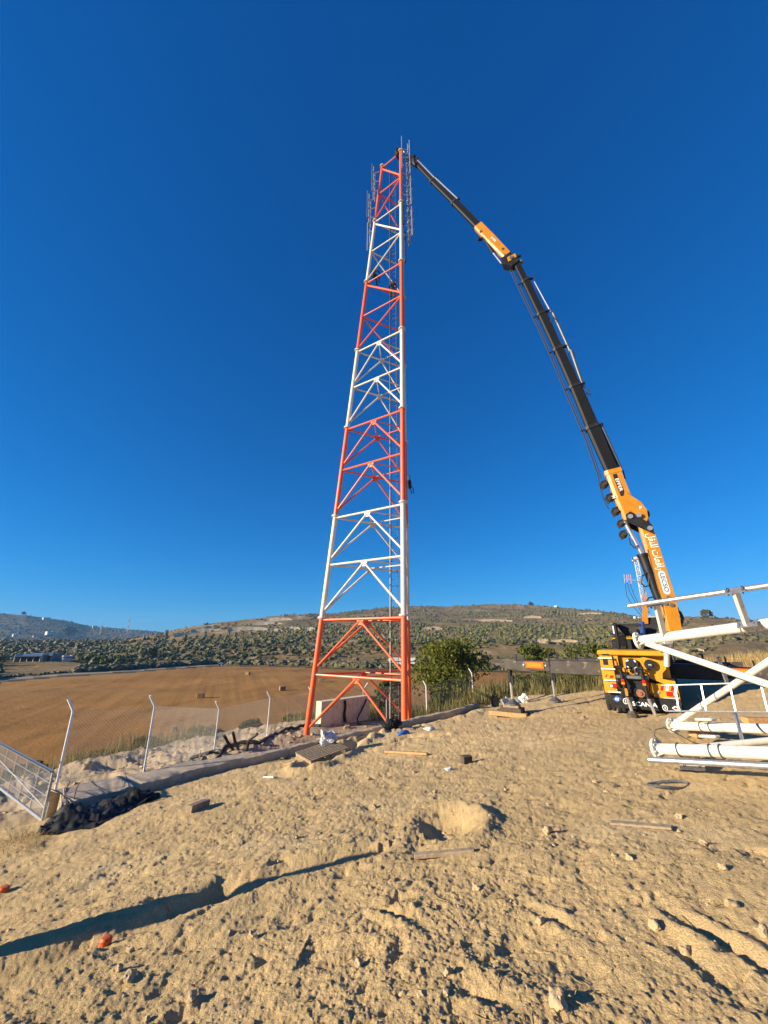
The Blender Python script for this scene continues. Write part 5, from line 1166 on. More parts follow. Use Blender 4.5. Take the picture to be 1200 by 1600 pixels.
# pebbles nobody could count
def pebbles():
    V, F = [], []; n = 0
    base = np.array(ICO[1][0]); fc = np.array(ICO[1][1])
    N = 900; az = RNG.uniform(-R_(56), R_(56), N); r = 1.4*np.exp(RNG.uniform(0, math.log(12), N)); x = r*np.sin(az); y = r*np.cos(az)
    dk, sk = seg_dist(x, y, KERBX); ok = (sk < 0) | (y < 6); x, y, r = x[ok], y[ok], r[ok]
    z = terrain(x, y); s = np.minimum(.005+.016*RNG.random(len(x))**4, .012*r**.5+.004)*(1+r*.03)
    for i in range(len(x)):
        b = base*(1+RNG.uniform(-.25, .25, (len(base), 1)))*np.array([s[i]*RNG.uniform(.8, 1.5), s[i]*RNG.uniform(.7, 1.2), s[i]*RNG.uniform(.5, .9)]); a = RNG.uniform(0, 6.28); ca, sa = math.cos(a), math.sin(a)
        V.append(np.stack([b[:, 0]*ca-b[:, 1]*sa+x[i], b[:, 0]*sa+b[:, 1]*ca+y[i], b[:, 2]+z[i]+s[i]*.2], 1)); F.append(fc+n); n += len(base)
    # rubble blocks on the spoil behind the slab
    N = 420; x = RNG.uniform(-15, 3, N); y = RNG.uniform(12, 30, N); dk, sk = seg_dist(x, y, KERBX); ok = (sk > 0) & (dk > 1.6) & inside(x, y, EDGE); x, y = x[ok], y[ok]; z = terrain(x, y)
    for i in range(len(x)):
        q_ = .03+.13*RNG.random()**3; b = base*(1+RNG.uniform(-.3, .3, (len(base), 1)))*q_*np.array([1.2, 1, .7])
        V.append(b+np.array([x[i], y[i], z[i]+q_*.2])); F.append(fc+n); n += len(base)
    o = np_mesh('gravel', np.concatenate(V), np.concatenate(F), M['stone'], smooth=False); tag(o, 'loose pebbles and broken limestone scattered over the soil', 'gravel', kind='stuff')
pebbles()

# ================================================================== VEGETATION
def quads(C, size, up=0.0, rng=RNG, asp=1.8):
    """leaf-sized quads at points C (n,3)"""
    n = len(C); a = rng.normal(size=(n, 3)); a /= np.linalg.norm(a, axis=1)[:, None]
    b = rng.normal(size=(n, 3)); b[:, 2] += up; b -= a*(a*b).sum(1)[:, None]; b /= np.linalg.norm(b, axis=1)[:, None]
    s = size*rng.uniform(.6, 1.35, n)[:, None]
    V = np.stack([C-a*s*asp*.5, C+b*s*.5, C+a*s*asp*.5, C-b*s*.5], 1).reshape(-1, 3)
    return V, np.arange(4*n).reshape(n, 4)
def clump_points(centres, rads, n, rng=RNG, hollow=.55):
    out = []
    for c, r in zip(centres, rads):
        d = rng.normal(size=(n, 3)); d /= np.linalg.norm(d, axis=1)[:, None]
        k = hollow+(1-hollow)*rng.random(n)[:, None]**.7
        out.append(np.array(c)+d*k*np.array(r))
    return np.concatenate(out)
def leafy(name, base, w, h, nclump, per, size, mat, label, cat, bark=None, stems=5, group=None, lift=.15, seed=1, flat=.8):
    rng = np.random.default_rng(seed); base = Vector(base); o = thing(name, label, cat, base, group)
    cs, rs = [], []
    for i in range(nclump):
        t = rng.random(); zz = lift+(1-lift)*t; wr = math.sin(math.pi*min(.97, max(.12, .15+.75*t)))**.6
        a = rng.uniform(0, 6.28); rr = rng.random()**.5*w*.5*wr
        cs.append((rr*math.cos(a), rr*math.sin(a)*flat, h*(zz*.92))); q_ = rng.uniform(.10, .20)*min(w, h*1.3); rs.append((q_*1.15, q_*1.1, q_*.75))
    V, F = quads(clump_points(cs, rs, per, rng), size, .4, rng)
    np_mesh('foliage', V, F, mat, smooth=False, parent=o)
    if bark is not None:
        m = MB()
        for k in range(stems):
            a = 6.28*k/stems+rng.uniform(-.4, .4); e = cs[int(rng.integers(nclump))]
            p0 = base+Vector((.10*math.cos(a)*stems*.5, .10*math.sin(a)*stems*.5, -.1)); p3 = base+Vector(e)*.95; p1 = p0.lerp(p3, .35)+Vector((rng.uniform(-.1, .1), rng.uniform(-.1, .1), h*.08)); p2 = p0.lerp(p3, .7)+Vector((rng.uniform(-.1, .1), 0, h*.05))
            r0 = .016*h+.01; m.poly([p0, p1, p2, p3], [r0, r0*.75, r0*.5, r0*.2], 6)
            for j in range(3):
                e2 = Vector(cs[int(rng.integers(nclump))]); q0 = p1.lerp(p3, rng.random()*.6); m.poly([q0, q0.lerp(base+e2, .5)+Vector((0, 0, .05)), base+e2*.98], [r0*.4, r0*.3, r0*.1], 5)
        m.build('trunk', bark, o)
    return o
def by_px(px, y, zpx=None):
    """point on the terrain seen in column px at forward distance y"""
    x = 0.0
    for _ in range(6):
        z = tz(x, y)-CAM_H; d = y*cP+z*sP; x = (px-600)/FPX*d
    return Vector((x, y, tz(x, y))), d/FPX
b, k = by_px(712, 32.0)
top = at_y(712, 1000, 32.0).z
leafy('young_tree', b, 116*k, max(3.5, top-b.z), 74, 130, .13, M['leaf'], 'bushy yellow-green young tree just right of the tower feet', 'tree', M['bark_pale'], 8, seed=3, lift=.22)
for px, y, wpx, hpx, mt, nm, lab, sd_ in (
    (745, 36, 46, 62, 'leaf_dark', 'small_tree', 'darker bushy tree behind the young tree on its right', 5),
    (608, 31, 52, 46, 'leaf_dark', 'shrub', 'dark shrub behind the concrete plinth', 6),
    (700, 30, 60, 26, 'leaf_dark', 'shrub', 'low green shrub under the young tree', 7),
    (318, 30, 62, 24, 'leaf_yellow', 'shrub', 'wide green shrub behind the slab between the third and fourth fence posts', 8),
    (392, 31, 34, 22, 'leaf_dark', 'shrub', 'tiny shrub on the rubble edge right of the wide shrub', 9),
    (458, 33, 46, 28, 'leaf_dark', 'shrub', 'green shrub left of the left tower leg', 10),
    (36, 21.5, 62, 34, 'leaf_dark', 'shrub', 'dark shrub at the left edge behind the gate', 11),
    (170, 26, 60, 22, 'grass_mid', 'shrub', 'low dry shrub behind the first fence span', 12),
    (225, 27, 40, 20, 'leaf_dark', 'shrub', 'small dark shrub behind the second fence post', 13),
    (918, 40, 96, 62, 'leaf_yellow', 'shrub', 'tall yellow-green bush behind the crane beam', 14),
    (850, 44, 70, 44, 'leaf_yellow', 'shrub', 'broad yellow-green bush behind the two outrigger legs', 15),
    (960, 34, 60, 50, 'leaf_yellow', 'shrub', 'yellow-green bush directly left of the truck tail', 16),
    (1095, 40, 80, 40, 'leaf_dark', 'shrub', 'green bush behind the right outrigger beam', 17),
    (1010, 46, 90, 50, 'leaf_dark', 'shrub', 'large dark bush behind the truck', 18)):
    b, k = by_px(px, y); hb2 = max(hpx*k, .6)
    if px > 800: 
        tp = at_y(px, 1000 if px < 1000 else 1010, y).z; hb2 = max(hb2, tp-b.z)
    leafy(nm, b, wpx*k, hb2, 34 if wpx < 70 else 60, 90, .10+.002*y, M[mt], lab, 'tree' if nm.endswith('tree') else 'shrub', M['bark'], 4, seed=sd_, lift=.05, group='shrubs around the site')
# grass and reeds
def blades(name, X, Y, hmin, hmax, w, mat, label, lean=.35, seed=1):
    rng = np.random.default_rng(seed); n = len(X); Z = terrain(X, Y)-.03
    h = rng.uniform(hmin, hmax, n)*(0.55+.9*vnoise(X/1.1, Y/1.1, seed)); a = rng.uniform(0, 6.28, n); ln = rng.uniform(.05, lean, n)*h; la = rng.uniform(0, 6.28, n)
    dx, dy = np.cos(a)*w, np.sin(a)*w; lx, ly = np.cos(la)*ln, np.sin(la)*ln
    P = np.stack([X, Y, Z], 1); D = np.stack([dx, dy, 0*dx], 1); Mid = P+np.stack([lx*.35, ly*.35, h*.55], 1); Tp = P+np.stack([lx, ly, h], 1)
    V = np.stack([P-D, P+D, Mid+D*.8, Mid-D*.8, Tp+D*.15, Tp-D*.15], 1).reshape(-1, 3)
    i = np.arange(n)[:, None]*6; F = np.concatenate([i+np.array([[0, 1, 2, 3]]), i+np.array([[3, 2, 4, 5]])])
    return tag(np_mesh(name, V, F, mat, smooth=False), label, 'grass', kind='stuff')
def scatter(poly, n, rng):
    P = np.array(poly); lo, hi = P.min(0), P.max(0); x = rng.uniform(lo[0], hi[0], n*3); y = rng.uniform(lo[1], hi[1], n*3); k = inside(x, y, poly); return x[k][:n], y[k][:n]
rg = np.random.default_rng(5)
x, y = scatter([(5.6,25.2),(8.6,25.6),(9.6,23.6),(11.3,22.2),(15,23),(17,31),(8,34),(3.5,33)], 8000, rg); blades('reed_grass', x, y, .6, 1.2, .016, M['grass_mid'], 'tall green and straw reeds behind the outriggers', seed=21)
x, y = scatter([(5.2,25.2),(8.2,25.4),(9.2,23.2),(11.0,21.6),(13.5,21.8),(12,24),(9,27),(5,28)], 4200, rg); blades('dry_grass', x, y, .18, .5, .010, M['grass_mid'], 'dry straw grass along the edge of the cleared soil', seed=22)
x, y = scatter([(16,20.5),(20,16.5),(27,15),(36,20),(36,31),(24,29),(17,24.5)], 12000, rg); blades('dry_grass', x, y, .22, .62, .014, M['grass_dry'], 'dry golden grass on the bank at the right', seed=23)
x, y = scatter([(-2,27.5),(5,27),(6,31),(3,34),(-6,33),(-7,29)], 4200, rg); blades('dry_grass', x, y, .4, 1.0, .014, M['grass_mid'], 'straw and weeds behind the tower compound', seed=24)
x, y = scatter([(-17.5,17),(-15,18.5),(-13.6,24.8),(-10.5,27.4),(-13,32),(-19,28),(-20,20)], 4000, rg); blades('dry_grass', x, y, .4, 1.0, .014, M['grass_mid'], 'weeds along the bottom of the rubble bank', seed=25)
gx = [on_plane(*p) for p in ((-20,1325),(40,1300),(75,1292),(70,1330),(20,1350),(-30,1350))]
x, y = scatter([(p.x, p.y) for p in gx], 700, rg); blades('dry_straw', x, y, .03, .16, .004, M['grass_dry'], 'heap of dry straw at the left edge below the gate', 2.4, seed=26)

def twigs():
    rng = np.random.default_rng(31); m = MB()
    for i in range(150):
        a = rng.uniform(-R_(50), R_(48)); rr = 1.9*math.exp(rng.uniform(0, 1.5)); x, y = rr*math.sin(a), rr*math.cos(a); L = rng.uniform(.05, .22); b = rng.uniform(0, 6.28)
        pts = []
        for t in (-.5, -.1, .25, .5):
            px, py = x+L*t*math.cos(b)+rng.uniform(-.012, .012), y+L*t*math.sin(b)+rng.uniform(-.012, .012); pts.append((px, py, tz(px, py)+.006+rng.uniform(0, .012)))
        m.poly(pts, [.0022, .003, .0026, .0012], 4)
    tag(m.build('dry_twigs', M['grass_dry']), 'bits of dry straw and twigs scattered on the soil', 'twigs', kind='stuff')
twigs()
# ------------------------------------------------------------------ olive groves on the hills
def grove():
    rng = np.random.default_rng(77); sp = 5.4
    gx, gy = np.meshgrid(np.arange(-620, 720, sp), np.arange(60, 760, sp)); ca, sa = math.cos(.35), math.sin(.35)
    x = (gx*ca-gy*sa).ravel(); y = (gx*sa+gy*ca).ravel()+120
    x = x+rng.normal(0, .28, len(x)); y = y+rng.normal(0, .28, len(y))
    r = np.hypot(x, y); az = np.arctan2(x, y); rF = np.interp(az, FA, FR); R1 = np.interp(az, RA, RR); t = (r-rF)/(R1-rF)
    m = (np.abs(az) < R_(52)) & (y > 20) & (r > rF+16) & (t < 1.05)
    den = fbm(x/60, y/45, 401, 4); up = np.where(az < -R_(8), .62, .55)
    up = np.where((az > azel(262, 985)[0]) & (az < azel(505, 985)[0]), .40, up)
    rs = ground_hit(40, 1034).xy.length; m &= ~((az > azel(6, 1030)[0]) & (az < azel(124, 1030)[0]) & (r < rs+22))
    keep = (t < up+den*.45) & (den > -.42) & (rng.random(len(x)) < .84)
    m &= keep; x, y, r = x[m], y[m], r[m]
    z = terrain(x, y, False); size = (.55+.85*rng.random(len(x))**1.4)*(1+.35*den[m])
    o_ = np.argsort(r); x, y, z, r, size = x[o_], y[o_], z[o_], r[o_], size[o_]
    NI = 290
    protos = []
    for v in range(6):
        rr = np.random.default_rng(v+900); mb = MB()
        for k in range(4): mb.blob((rr.uniform(-.55, .55), rr.uniform(-.55, .55), 1.05+rr.uniform(-.2, .35)), (rr.uniform(.5, .75), rr.uniform(.5, .75), rr.uniform(.42, .6)), 2, .22, v*7+k)
        vs = np.array([tuple(p) for p in mb.v]); V, F = quads(clump_points([(0, 0, 1.08)], [(1.12, 1.12, .78)], 260, rr, .75), .20, .3, rr)
        n = len(mb.v); mb.v += [tuple(p) for p in V]; mb.f += [tuple(int(q)+n for q in f) for f in F]; mb.mi += [0]*len(F)
        mb.m = 1; mb.tube((0, 0, -.3), (.05, 0, .8), .14, .10, 6)
        protos.append(mb)
    meshes = []
    for i in range(NI):
        v = i % 6
        if i < 6:
            o = protos[v].build('olive_tree', [M['olive'], M['bark']], smooth=False); meshes.append(o.data)
        else:
            o = bpy.data.objects.new('olive_tree', meshes[v]); COL.objects.link(o)
        s = size[i]; o.location = (x[i], y[i], z[i]); o.scale = (s, s, s*rng.uniform(.85, 1.1)); o.rotation_euler = (0, 0, rng.uniform(0, 6.28))
        tag(o, 'grey-green olive tree in the nearest rows at the foot of the hills', 'olive tree', 'olive trees in the nearest rows')
    V, F, n = [], [], 0; base = np.array(ICO[1][0]); fc = np.array(ICO[1][1])
    for i in range(NI, len(x)):
        b = base*(1+rng.uniform(-.42, .42, (len(base), 1)))*size[i]*np.array([rng.uniform(.8, 1.1), rng.uniform(.8, 1.1), rng.uniform(.7, .9)])
        V.append(b+np.array([x[i], y[i], z[i]+size[i]*.75])); F.append(fc+n); n += len(base)
    tag(np_mesh('olive_grove', np.concatenate(V), np.concatenate(F), M['olive'], smooth=False), 'olive groves covering the hillsides in rows', 'olive grove', kind='stuff')
    # scrub everywhere on the slopes
    N = 15000; az = rng.uniform(-R_(52), R_(52), N); rF = np.interp(az, FA, FR); R1 = np.interp(az, RA, RR); t = rng.random(N)**.75*1.03
    r = rF+12+(R1-rF-12)*t; x = r*np.sin(az); y = r*np.cos(az); den = fbm(x/35, y/25, 411, 4); rs = ground_hit(40, 1034).xy.length; ok = ~((az > azel(6, 1030)[0]) & (az < azel(124, 1030)[0]) & (r < rs+15)) & ~((az > azel(265, 985)[0]) & (az < azel(480, 985)[0]) & (t > .42) & (rng.random(N) < .85)) & (den > -.25) & (rng.random(N) < .5+.5*np.clip(den*2+.5, 0, 1)); x, y, t = x[ok], y[ok], t[ok]
    z = terrain(x, y, False); V, F, n = [], [], 0; base = np.array(ICO[0][0]); fc = np.array(ICO[0][1]); b1 = np.array(ICO[1][0]); f1_ = np.array(ICO[1][1])
    for i in range(len(x)):
        s = rng.uniform(.35, 1.25)*(1.5 if rng.random() < .08 else 1); B, Fc = (base, fc) if s < 1 else (b1, f1_)
        b = B*(1+rng.uniform(-.3, .3, (len(B), 1)))*s*np.array([1.1, 1.1, .75]); V.append(b+np.array([x[i], y[i], z[i]+s*.4])); F.append(Fc+n); n += len(B)
    # brush line along the far edge of the field
    N = 900; az = rng.uniform(-R_(52), R_(46), N); r = np.interp(az, FA, FR)+rng.uniform(2, 6.0, N)+np.where(az < -R_(20), 12, 8); x = r*np.sin(az); y = r*np.cos(az); rs = ground_hit(40, 1034).xy.length; shd = (az > azel(6, 1030)[0]) & (az < azel(124, 1030)[0]); z = terrain(x, y, False)
    for i in range(N):
        s = rng.uniform(.4, 1.5)*(.32 if shd[i] else 1); b = b1*(1+rng.uniform(-.3, .3, (len(b1), 1)))*s*np.array([1.2, 1.2, .8]); V.append(b+np.array([x[i], y[i], z[i]+s*.45])); F.append(f1_+n); n += len(b1)
    # far ridge woods
    N = 2600; az = rng.uniform(-R_(55), GA[-1], N); r = 750+950*rng.random(N)**.7; x = r*np.sin(az); y = r*np.cos(az); z = terrain(x, y, False)
    for i in range(N):
        s = rng.uniform(1.0, 3.2); b = base*(1+rng.uniform(-.3, .3, (len(base), 1)))*s*np.array([1.4, 1.4, .7]); V.append(b+np.array([x[i], y[i], z[i]+s*.4])); F.append(fc+n); n += len(base)
    tag(np_mesh('scrub', np.concatenate(V), np.concatenate(F), M['scrub'], smooth=False), 'dark scrub and bushes dotted over the dry hillsides', 'scrub', kind='stuff')
grove()
# single trees one can pick out far off
for px, py, hpx, lab in ((1106, 966, 12, 'lone spreading tree on the skyline above the lying tower section'), (892-655, 1030, 18, 'dark upright cypress-like tree in the grove on the left'), (108, 993, 13, 'dark tree beside the white houses on the left hillside'), (830, 946, 6, 'small tree on the skyline right of the hilltop'), (36, 961, 5, 'small tree on the far left skyline')):
    g = ground_hit(px, py); k = (g-Vector((0, 0, CAM_H))).length/ray(px, py).length/FPX; h = hpx*k*1.1
    leafy('far_tree', g-UP*.3, h*(1.05 if hpx != 18 else .55), h, 30, 50, .10*h, M['scrub'], lab, 'tree', M['bark'], 3, seed=int(px), lift=.2, flat=1)

# ================================================================== FAR THINGS
for i, (x0, x1, yt, yb, lab) in enumerate((
    (272, 343, 988.5, 991, 'lowest long pale rock terrace on the left slope'), (298, 351, 982, 987.5, 'pale cut terrace face on the left slope, widest of the left end'), (321, 351, 978, 980.5, 'thin pale terrace above the left end cut'),
    (356, 418, 979, 985, 'long grey stone terrace wall in the middle of the left slope'), (391, 441, 971.5, 976.5, 'pale terrace step below the hilltop building site'), (413, 457, 965, 970.5, 'topmost pale terrace under the small hilltop house'),
    (419, 441, 982, 987, 'broken grey rock face below the terraces'), (448, 469, 979, 985, 'broken rock outcrop right of the terraces'), (474, 493, 980, 986, 'rightmost grey rock outcrop beside the tower'),
    (733, 801, 967.5, 971.5, 'pale rock ledge high on the main hill'), (660, 691, 979, 985, 'pale bare ledge just right of the tower on the hill'), (818, 846, 962, 966, 'pale track scar under the hill crest'), (838, 858, 998, 1006, 'pale eroded scar low on the main hill'),
    (860, 902, 999, 1003, 'thin pale terrace above the truck beam'), (1064, 1100, 1013, 1018, 'pale bank behind the right outrigger beam'), (905, 945, 957, 960, 'pale rocky ledge on the right ridge'), (540, 575, 1000, 1004, 'bare tan clearing edge seen through the tower feet'))):
    top, bot = [], []; gc = ground_hit((x0+x1)/2, yb); rc = gc.xy.length - 2.0
    for s in np.linspace(0, 1, 24):
        px = x0+(x1-x0)*s; jj = .5*math.sin(s*13+i*3)+.4*math.sin(s*31+i); e_ = math.sin(math.pi*min(.985, max(.015, s)))**.25
        rb, rt_ = ray(px, yb), ray(px, yb+(yt-yb)*e_*(1+.12*jj)); o = Vector((0, 0, CAM_H))
        bot.append(o+rb*(rc/rb.xy.length)-UP*2.5); hh_ = abs(yb-yt)*rc/FPX; top.append(o+rt_*((rc+1.9*hh_*e_)/rt_.xy.length))
    back = [Vector((p.x, p.y, 0)).normalized()*3.5 for p in bot]
    m = MB(); m.loft([[b_, t_, t_+k_, b_+k_-UP*1.5] for b_, t_, k_ in zip(bot, top, back)])
    tag(m.build('rock_terrace', M['stone_pale' if x0 < 500 else 'stone_tan'], ang=20), lab, 'rock terrace', 'pale rock terraces on the hills')
def house(px, py, wpx, hpx, label, mat='house', cat='house', name='far_house', storeys=2):
    g = ground_hit(px, py); k = (g-Vector((0, 0, CAM_H))).length/ray(px, py).length/FPX; w, h = wpx*k, hpx*k; a = math.atan2(g.x, g.y)+.35*math.sin(px)
    X = Vector((math.cos(a), -math.sin(a), 0)); Y = Vector((math.sin(a), math.cos(a), 0)); d = w*.7
    o = thing(name, label, cat, g)
    m = MB(); m.box(g+UP*(h/2-.8)+Y*d*.5, (w, d, h+1.6), X, Y, UP); m.box(g+UP*(h+.25)+Y*d*.5+X*w*.2, (w*.3, d*.4, .9), X, Y, UP); m.build('wall', M[mat], o)
    MB().box(g+UP*(h+.06)+Y*d*.5, (w*1.05, d*1.05, .16), X, Y, UP).build('roof', M['house_dark'], o)
    for s in range(storeys):
        for t in (-.28, .05, .32): MB().box(g+UP*(h*(s+.5)/storeys)+X*w*t+Y*-.02, (w*.11, .1, h*.22), X, Y, UP).build('window', M['win'], o)
    return o
for px, py, w, h, lab in ((20, 989, 7, 5, 'pale house at the far left, upper of the near pair'), (33, 988, 6, 5, 'pale house right of the far left one'), (24, 995, 6, 4, 'pale house in front of the far left pair'), (54, 996, 4, 3, 'small white house between the left group and the large house'), (63, 995, 6, 4, 'white house just left of the largest house'),
    (80, 994, 12, 7, 'largest pale house on the left hillside with a flat roof'), (73, 969, 9, 4, 'grey house high on the far left ridge'), (56, 963, 3, 2.5, 'tiny house on the far left skyline'), (148, 982, 6, 4, 'house half way up the far ridge near the masts'), (226, 996, 3, 3, 'small pale hut in the grove right of the masts'), (260, 988, 4, 3, 'small pale hut at the left foot of the terraces'), (1, 982, 4, 6, 'pale house cut by the left edge of the photo'), (446, 964, 7, 3.5, 'pale hilltop house above the terraces'), (868, 948.5, 5, 2, 'hut on the hill crest right of the summit')):
    house(px, py, w, h, lab)
# farm sheds and the white store
def shed(px0, px1, pyb, hpx, depth_m, label, roofm, wallm, name='farm_shed', posts=5, open_=True):
    g0 = ground_hit(px0, pyb); g1 = ground_hit(px1, pyb); g1 = g1*((g0.xy.length)/max(g1.xy.length, .01)) if False else g1
    k = (g0-Vector((0, 0, CAM_H))).length/ray(px0, pyb).length/FPX; h = hpx*k; z = min(g0.z, g1.z); X = Vector((g1.x-g0.x, g1.y-g0.y, 0)); L = X.length; X.normalize(); Y = Vector((-X.y, X.x, 0)); b = Vector((g0.x, g0.y, z))
    o = thing(name, label, 'shed', b)
    m = MB(); m.box(b+X*L/2+Y*(depth_m-.15)+UP*h*.45, (L, .2, h*.9+1), X, Y, UP); m.box(b+X*.1+Y*depth_m/2+UP*h*.45, (.2, depth_m-.4, h*.9+1), X, Y, UP); m.box(b+X*(L-.1)+Y*depth_m/2+UP*h*.45, (.2, depth_m-.4, h*.9+1), X, Y, UP)
    if not open_: m.box(b+X*L/2+UP*h*.45+Y*.1, (L-.5, .2, h*.9+1), X, Y, UP)
    m.build('wall', M[wallm], o)
    m = MB(); m.prism([b-X*.4-Y*.5+UP*h*.78, b-X*.4-Y*.5+UP*(h*.78+.12), b-X*.4+Y*(depth_m*.5)+UP*(h*1.05+.12), b-X*.4+Y*(depth_m+.4)+UP*(h*.86+.12), b-X*.4+Y*(depth_m+.4)+UP*h*.86, b-X*.4+Y*(depth_m*.5)+UP*h*1.05], X*(L+.8)); m.build('roof', M[roofm], o)
    if open_:
        for i in range(posts): MB().tube(b+X*(.2+(L-.4)*i/(posts-1))-UP*.6, b+X*(.2+(L-.4)*i/(posts-1))+UP*h*.8, .09, None, 6).build('post', M['galv'], o)
    return o
shed(20, 62, 1034, 10, 9, 'long open farm shed with a blue grey sheet roof at the far left', 'roof_blue', 'house')
shed(63, 79, 1033, 10, 7, 'smaller dark lean-to at the right end of the long farm shed', 'roof_blue', 'house_dark', posts=3)
shed(97, 112, 1034, 8, 5, 'small pale cabin with a blue roof right of the farm shed', 'roof_blue', 'house', name='cabin', open_=False)
shed(608, 650, 1042, 11, 6, 'long white store with a low roof seen behind the tower legs', 'house', 'house', name='store_building', open_=False)
for px, py, lab in ((591, 1002, 'left white gate pillar on the slope seen through the tower feet'), (600, 1002, 'right white gate pillar on the slope seen through the tower feet')):
    g = ground_hit(px, py); k = g.y/ray(px, py).y/FPX; m = MB(); m.box(g+UP*3.2*k, (3.2*k, 3*k, 7.4*k), bev=.1); m.box(g+UP*7*k, (4.2*k, 4*k, .8*k)); tag(m.build('gate_pillar', M['house'], loc=g), lab, 'pillar')
for px, py, w, lab in ((346, 1041, 9, 'white van parked at the far edge of the field'), (567, 1044, 7, 'pale car at the far edge of the field seen through the tower'), (424, 1042, 8, 'low pale car at the field edge beyond the middle bale')):
    g = ground_hit(px, py-1.5); k = g.xy.length/Vector(ray(px, py).xy).length/FPX; L = w*k*.9; hh_ = L*.40
    c = thing('parked_car', lab, 'car', g); X = Vector((.97, .2, 0)).normalized(); Y = Vector((-X.y, X.x, 0))
    m = MB(); m.prism([g+X*(x_*L)-Y*.8+UP*(z_*hh_) for x_, z_ in ((-.5,.25),(.5,.25),(.5,.55),(.34,.62),(.22,1.0),(-.40,1.05),(-.5,.62))], Y*1.6); m.build('car_body', M['white_plain'], c)
    m = MB(); m.prism([g+X*(x_*L)-Y*.82+UP*(z_*hh_) for x_, z_ in ((-.36,.66),(.29,.66),(.19,.94),(-.34,.97))], Y*1.64); m.build('side_window', M['glass'], c)
    for s in (-.32, .32):
        p = g+X*s*L+UP*.28; MB().tube(p-Y*.85, p+Y*.85, .32, None, 12).build('wheel', M['rubber'], c)
# straw bales on the stubble
for px, py, yw_, lab in ((313, 1091, .2, 'leftmost straw bale on the stubble field with a long shadow'), (387, 1055, -.3, 'farthest straw bale in the middle of the stubble field'), (441, 1079, .5, 'straw bale on the stubble right of the fourth fence post'), (502, 1066, .1, 'straw bale on the stubble just left of the tower leg'), (583, 1062, .3, 'straw bale seen between the tower legs')):
    g = on_z(px, py, FIELD_Z); g = ground_hit(px, py); X = Vector((math.cos(yw_), math.sin(yw_), 0)); Y = Vector((-X.y, X.x, 0)); b = thing('straw_bale', lab, 'straw bale', g, 'straw bales on the stubble field')
    MB().box(g+UP*.40, (1.15, .75, .80), X, Y, UP, .07).build('straw', M['bale'], b)
    for s in (-.22, .22): 
        m = MB(); m.box(g+X*s+UP*.40, (.03, .775, .825), X, Y, UP, .07); m.build('twine', M['wood'], b)
# lattice masts
def mast(base, h, w0, w1, n, label, bands, r=.03, name='lattice_mast'):
    o = thing(name, label, 'mast', base)
    for s in range(n):
        m = MB(); za, zb = h*s/n, h*(s+1)/n; wa, wb = w0+(w1-w0)*s/n, w0+(w1-w0)*(s+1)/n; P = lambda w, z, k: base+Vector((w*.577*math.cos(k*2.094+.4), w*.577*math.sin(k*2.094+.4), z))
        for k in range(3):
            m.tube(P(wa, za, k), P(wb, zb, k), r, None, 6, False); nb = max(1, int((zb-za)/max(wa, .4)+.5))
            for j in range(nb):
                t0, t1 = j/nb, (j+1)/nb; k2 = (k+1) % 3
                A_ = P(wa+(wb-wa)*t0, za+(zb-za)*t0, k if j % 2 else k2); B_ = P(wa+(wb-wa)*t1, za+(zb-za)*t1, k2 if j % 2 else k); m.tube(A_, B_, r*.6, None, 5, False)
                m.tube(P(wa+(wb-wa)*t1, za+(zb-za)*t1, k), P(wa+(wb-wa)*t1, za+(zb-za)*t1, k2), r*.6, None, 5, False)
        m.build('mast_section', M[bands[s % len(bands)]], o)
    return o
g = ground_hit(156, 991); k = g.xy.length/Vector(ray(156, 991).xy).length/FPX; mast(g, 17*k, 1.6*k, .8*k, 5, 'shorter red and white lattice mast on the far left hillside', ('white', 'red'), .16*k)
g = ground_hit(198, 990); k = g.xy.length/Vector(ray(198, 990).xy).length/FPX; mast(g, 25*k, 2.0*k, .7*k, 6, 'taller red and white lattice mast on the far left hillside', ('red', 'white'), .18*k)
zt = at_y(994, 876, 31.0).z; mx_ = at_y(995, 876, 31.0).x; mb_ = Vector((mx_, 31.0, tz(mx_, 31.0)))
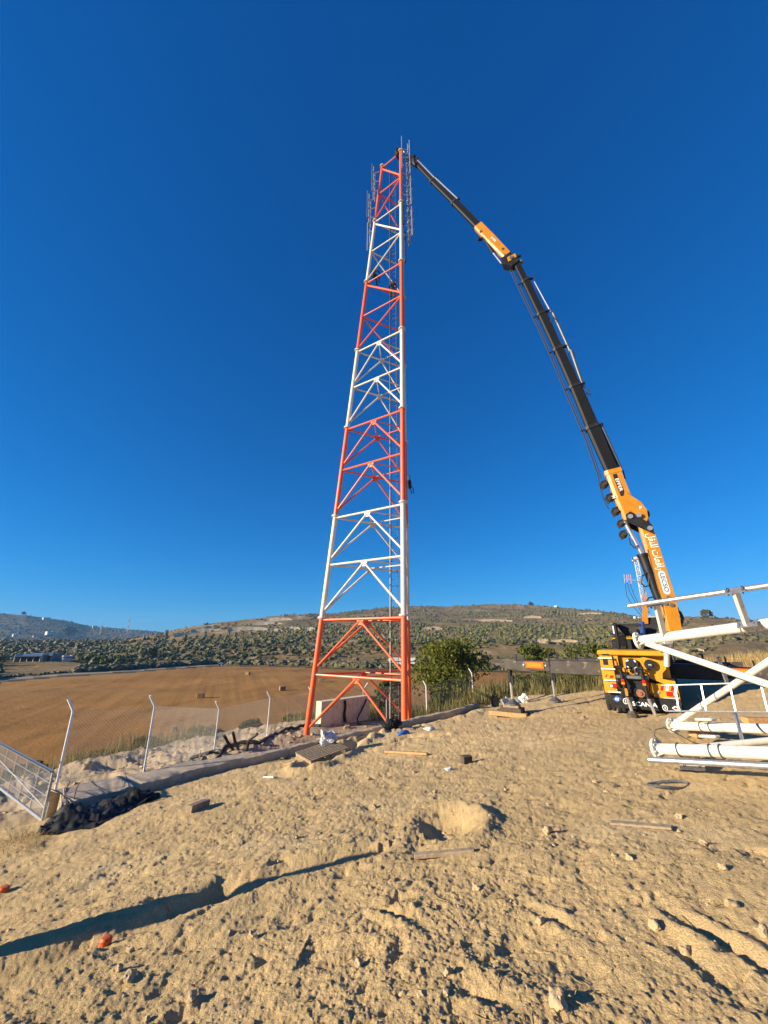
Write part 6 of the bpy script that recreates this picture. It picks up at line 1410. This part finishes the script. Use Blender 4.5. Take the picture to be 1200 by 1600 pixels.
wm = mast(mb_, zt-mb_.z, .60, .30, 6, 'slender white lattice mast with dipole antennas rising behind the crane boom', ('white',), .024)
tpt = Vector((mb_.x-.12, mb_.y, zt))
m = MB(); m.tube(tpt+Vector((-.20, 0, .12)), tpt+Vector((.22, 0, .18)), .15, .16, 18); m.build('antenna_drum', M['white_plain'], wm)
MB().box(tpt+Vector((-.32, -.1, .16)), (.10, .12, .24), bev=.02).build('blue_box', M['blue_plastic'], wm)
pa = at_y(993, 907, 31.0); pe = at_y(977, 905, 31.0); ar = MB().tube(pa, pe, .035, None, 6).build('antenna_arm', M['white'], wm)
for j, px in enumerate((975, 979, 982, 985)):
    a = at_y(px, 897+j % 2, 31.0+.2*j); b = at_y(px+1.5, 912, 31.0+.2*j); MB().tube(b, a, .022, None, 5).build('dipole', M['red' if j % 2 else 'galv_dark'], ar)
for j, pxs in enumerate((((977, 910), (979, 930), (988, 946), (1002, 962)), ((980, 910), (984, 925), (995, 945), (1003, 958)), ((983, 908), (990, 928), (999, 946), (1004, 955)))):
    MB().poly([at_y(px, py, 31.0) for px, py in pxs], .022, 5).build('feeder_cable', M['cable'], wm)
MB().box(at_y(1018, 964.5, 30.6), (2.4, .6, .16)).build('white_platform', M['white_plain'], wm)
for px in (1000, 1036): 
    p = at_y(px, 965, 30.6); MB().tube(Vector((p.x, p.y, tz(p.x, p.y))), p, .07, None, 8).build('platform_post', M['white_plain'], wm)

# ------------------------------------------------------------------ the air
hz = MB(); hz.box((0, 1300, 0), (6400, 4200, 2))
for i, p in enumerate(hz.v): hz.v[i] = (p[0], p[1], -150.0 if p[2] < 0 else 150.0)
hzm = bpy.data.materials.new('air'); hzm.use_nodes = True; hn = hzm.node_tree.nodes; hn.remove(hn['Principled BSDF'])
pv = hn.new('ShaderNodeVolumePrincipled'); pv.inputs['Color'].default_value = (0.24, 0.58, 1.0, 1); pv.inputs['Density'].default_value = 0.00017; pv.inputs['Anisotropy'].default_value = 0.0
hzm.node_tree.links.new(pv.outputs[0], hn['Material Output'].inputs['Volume'])
tag(hz.build('haze', hzm, smooth=False), kind='stuff')
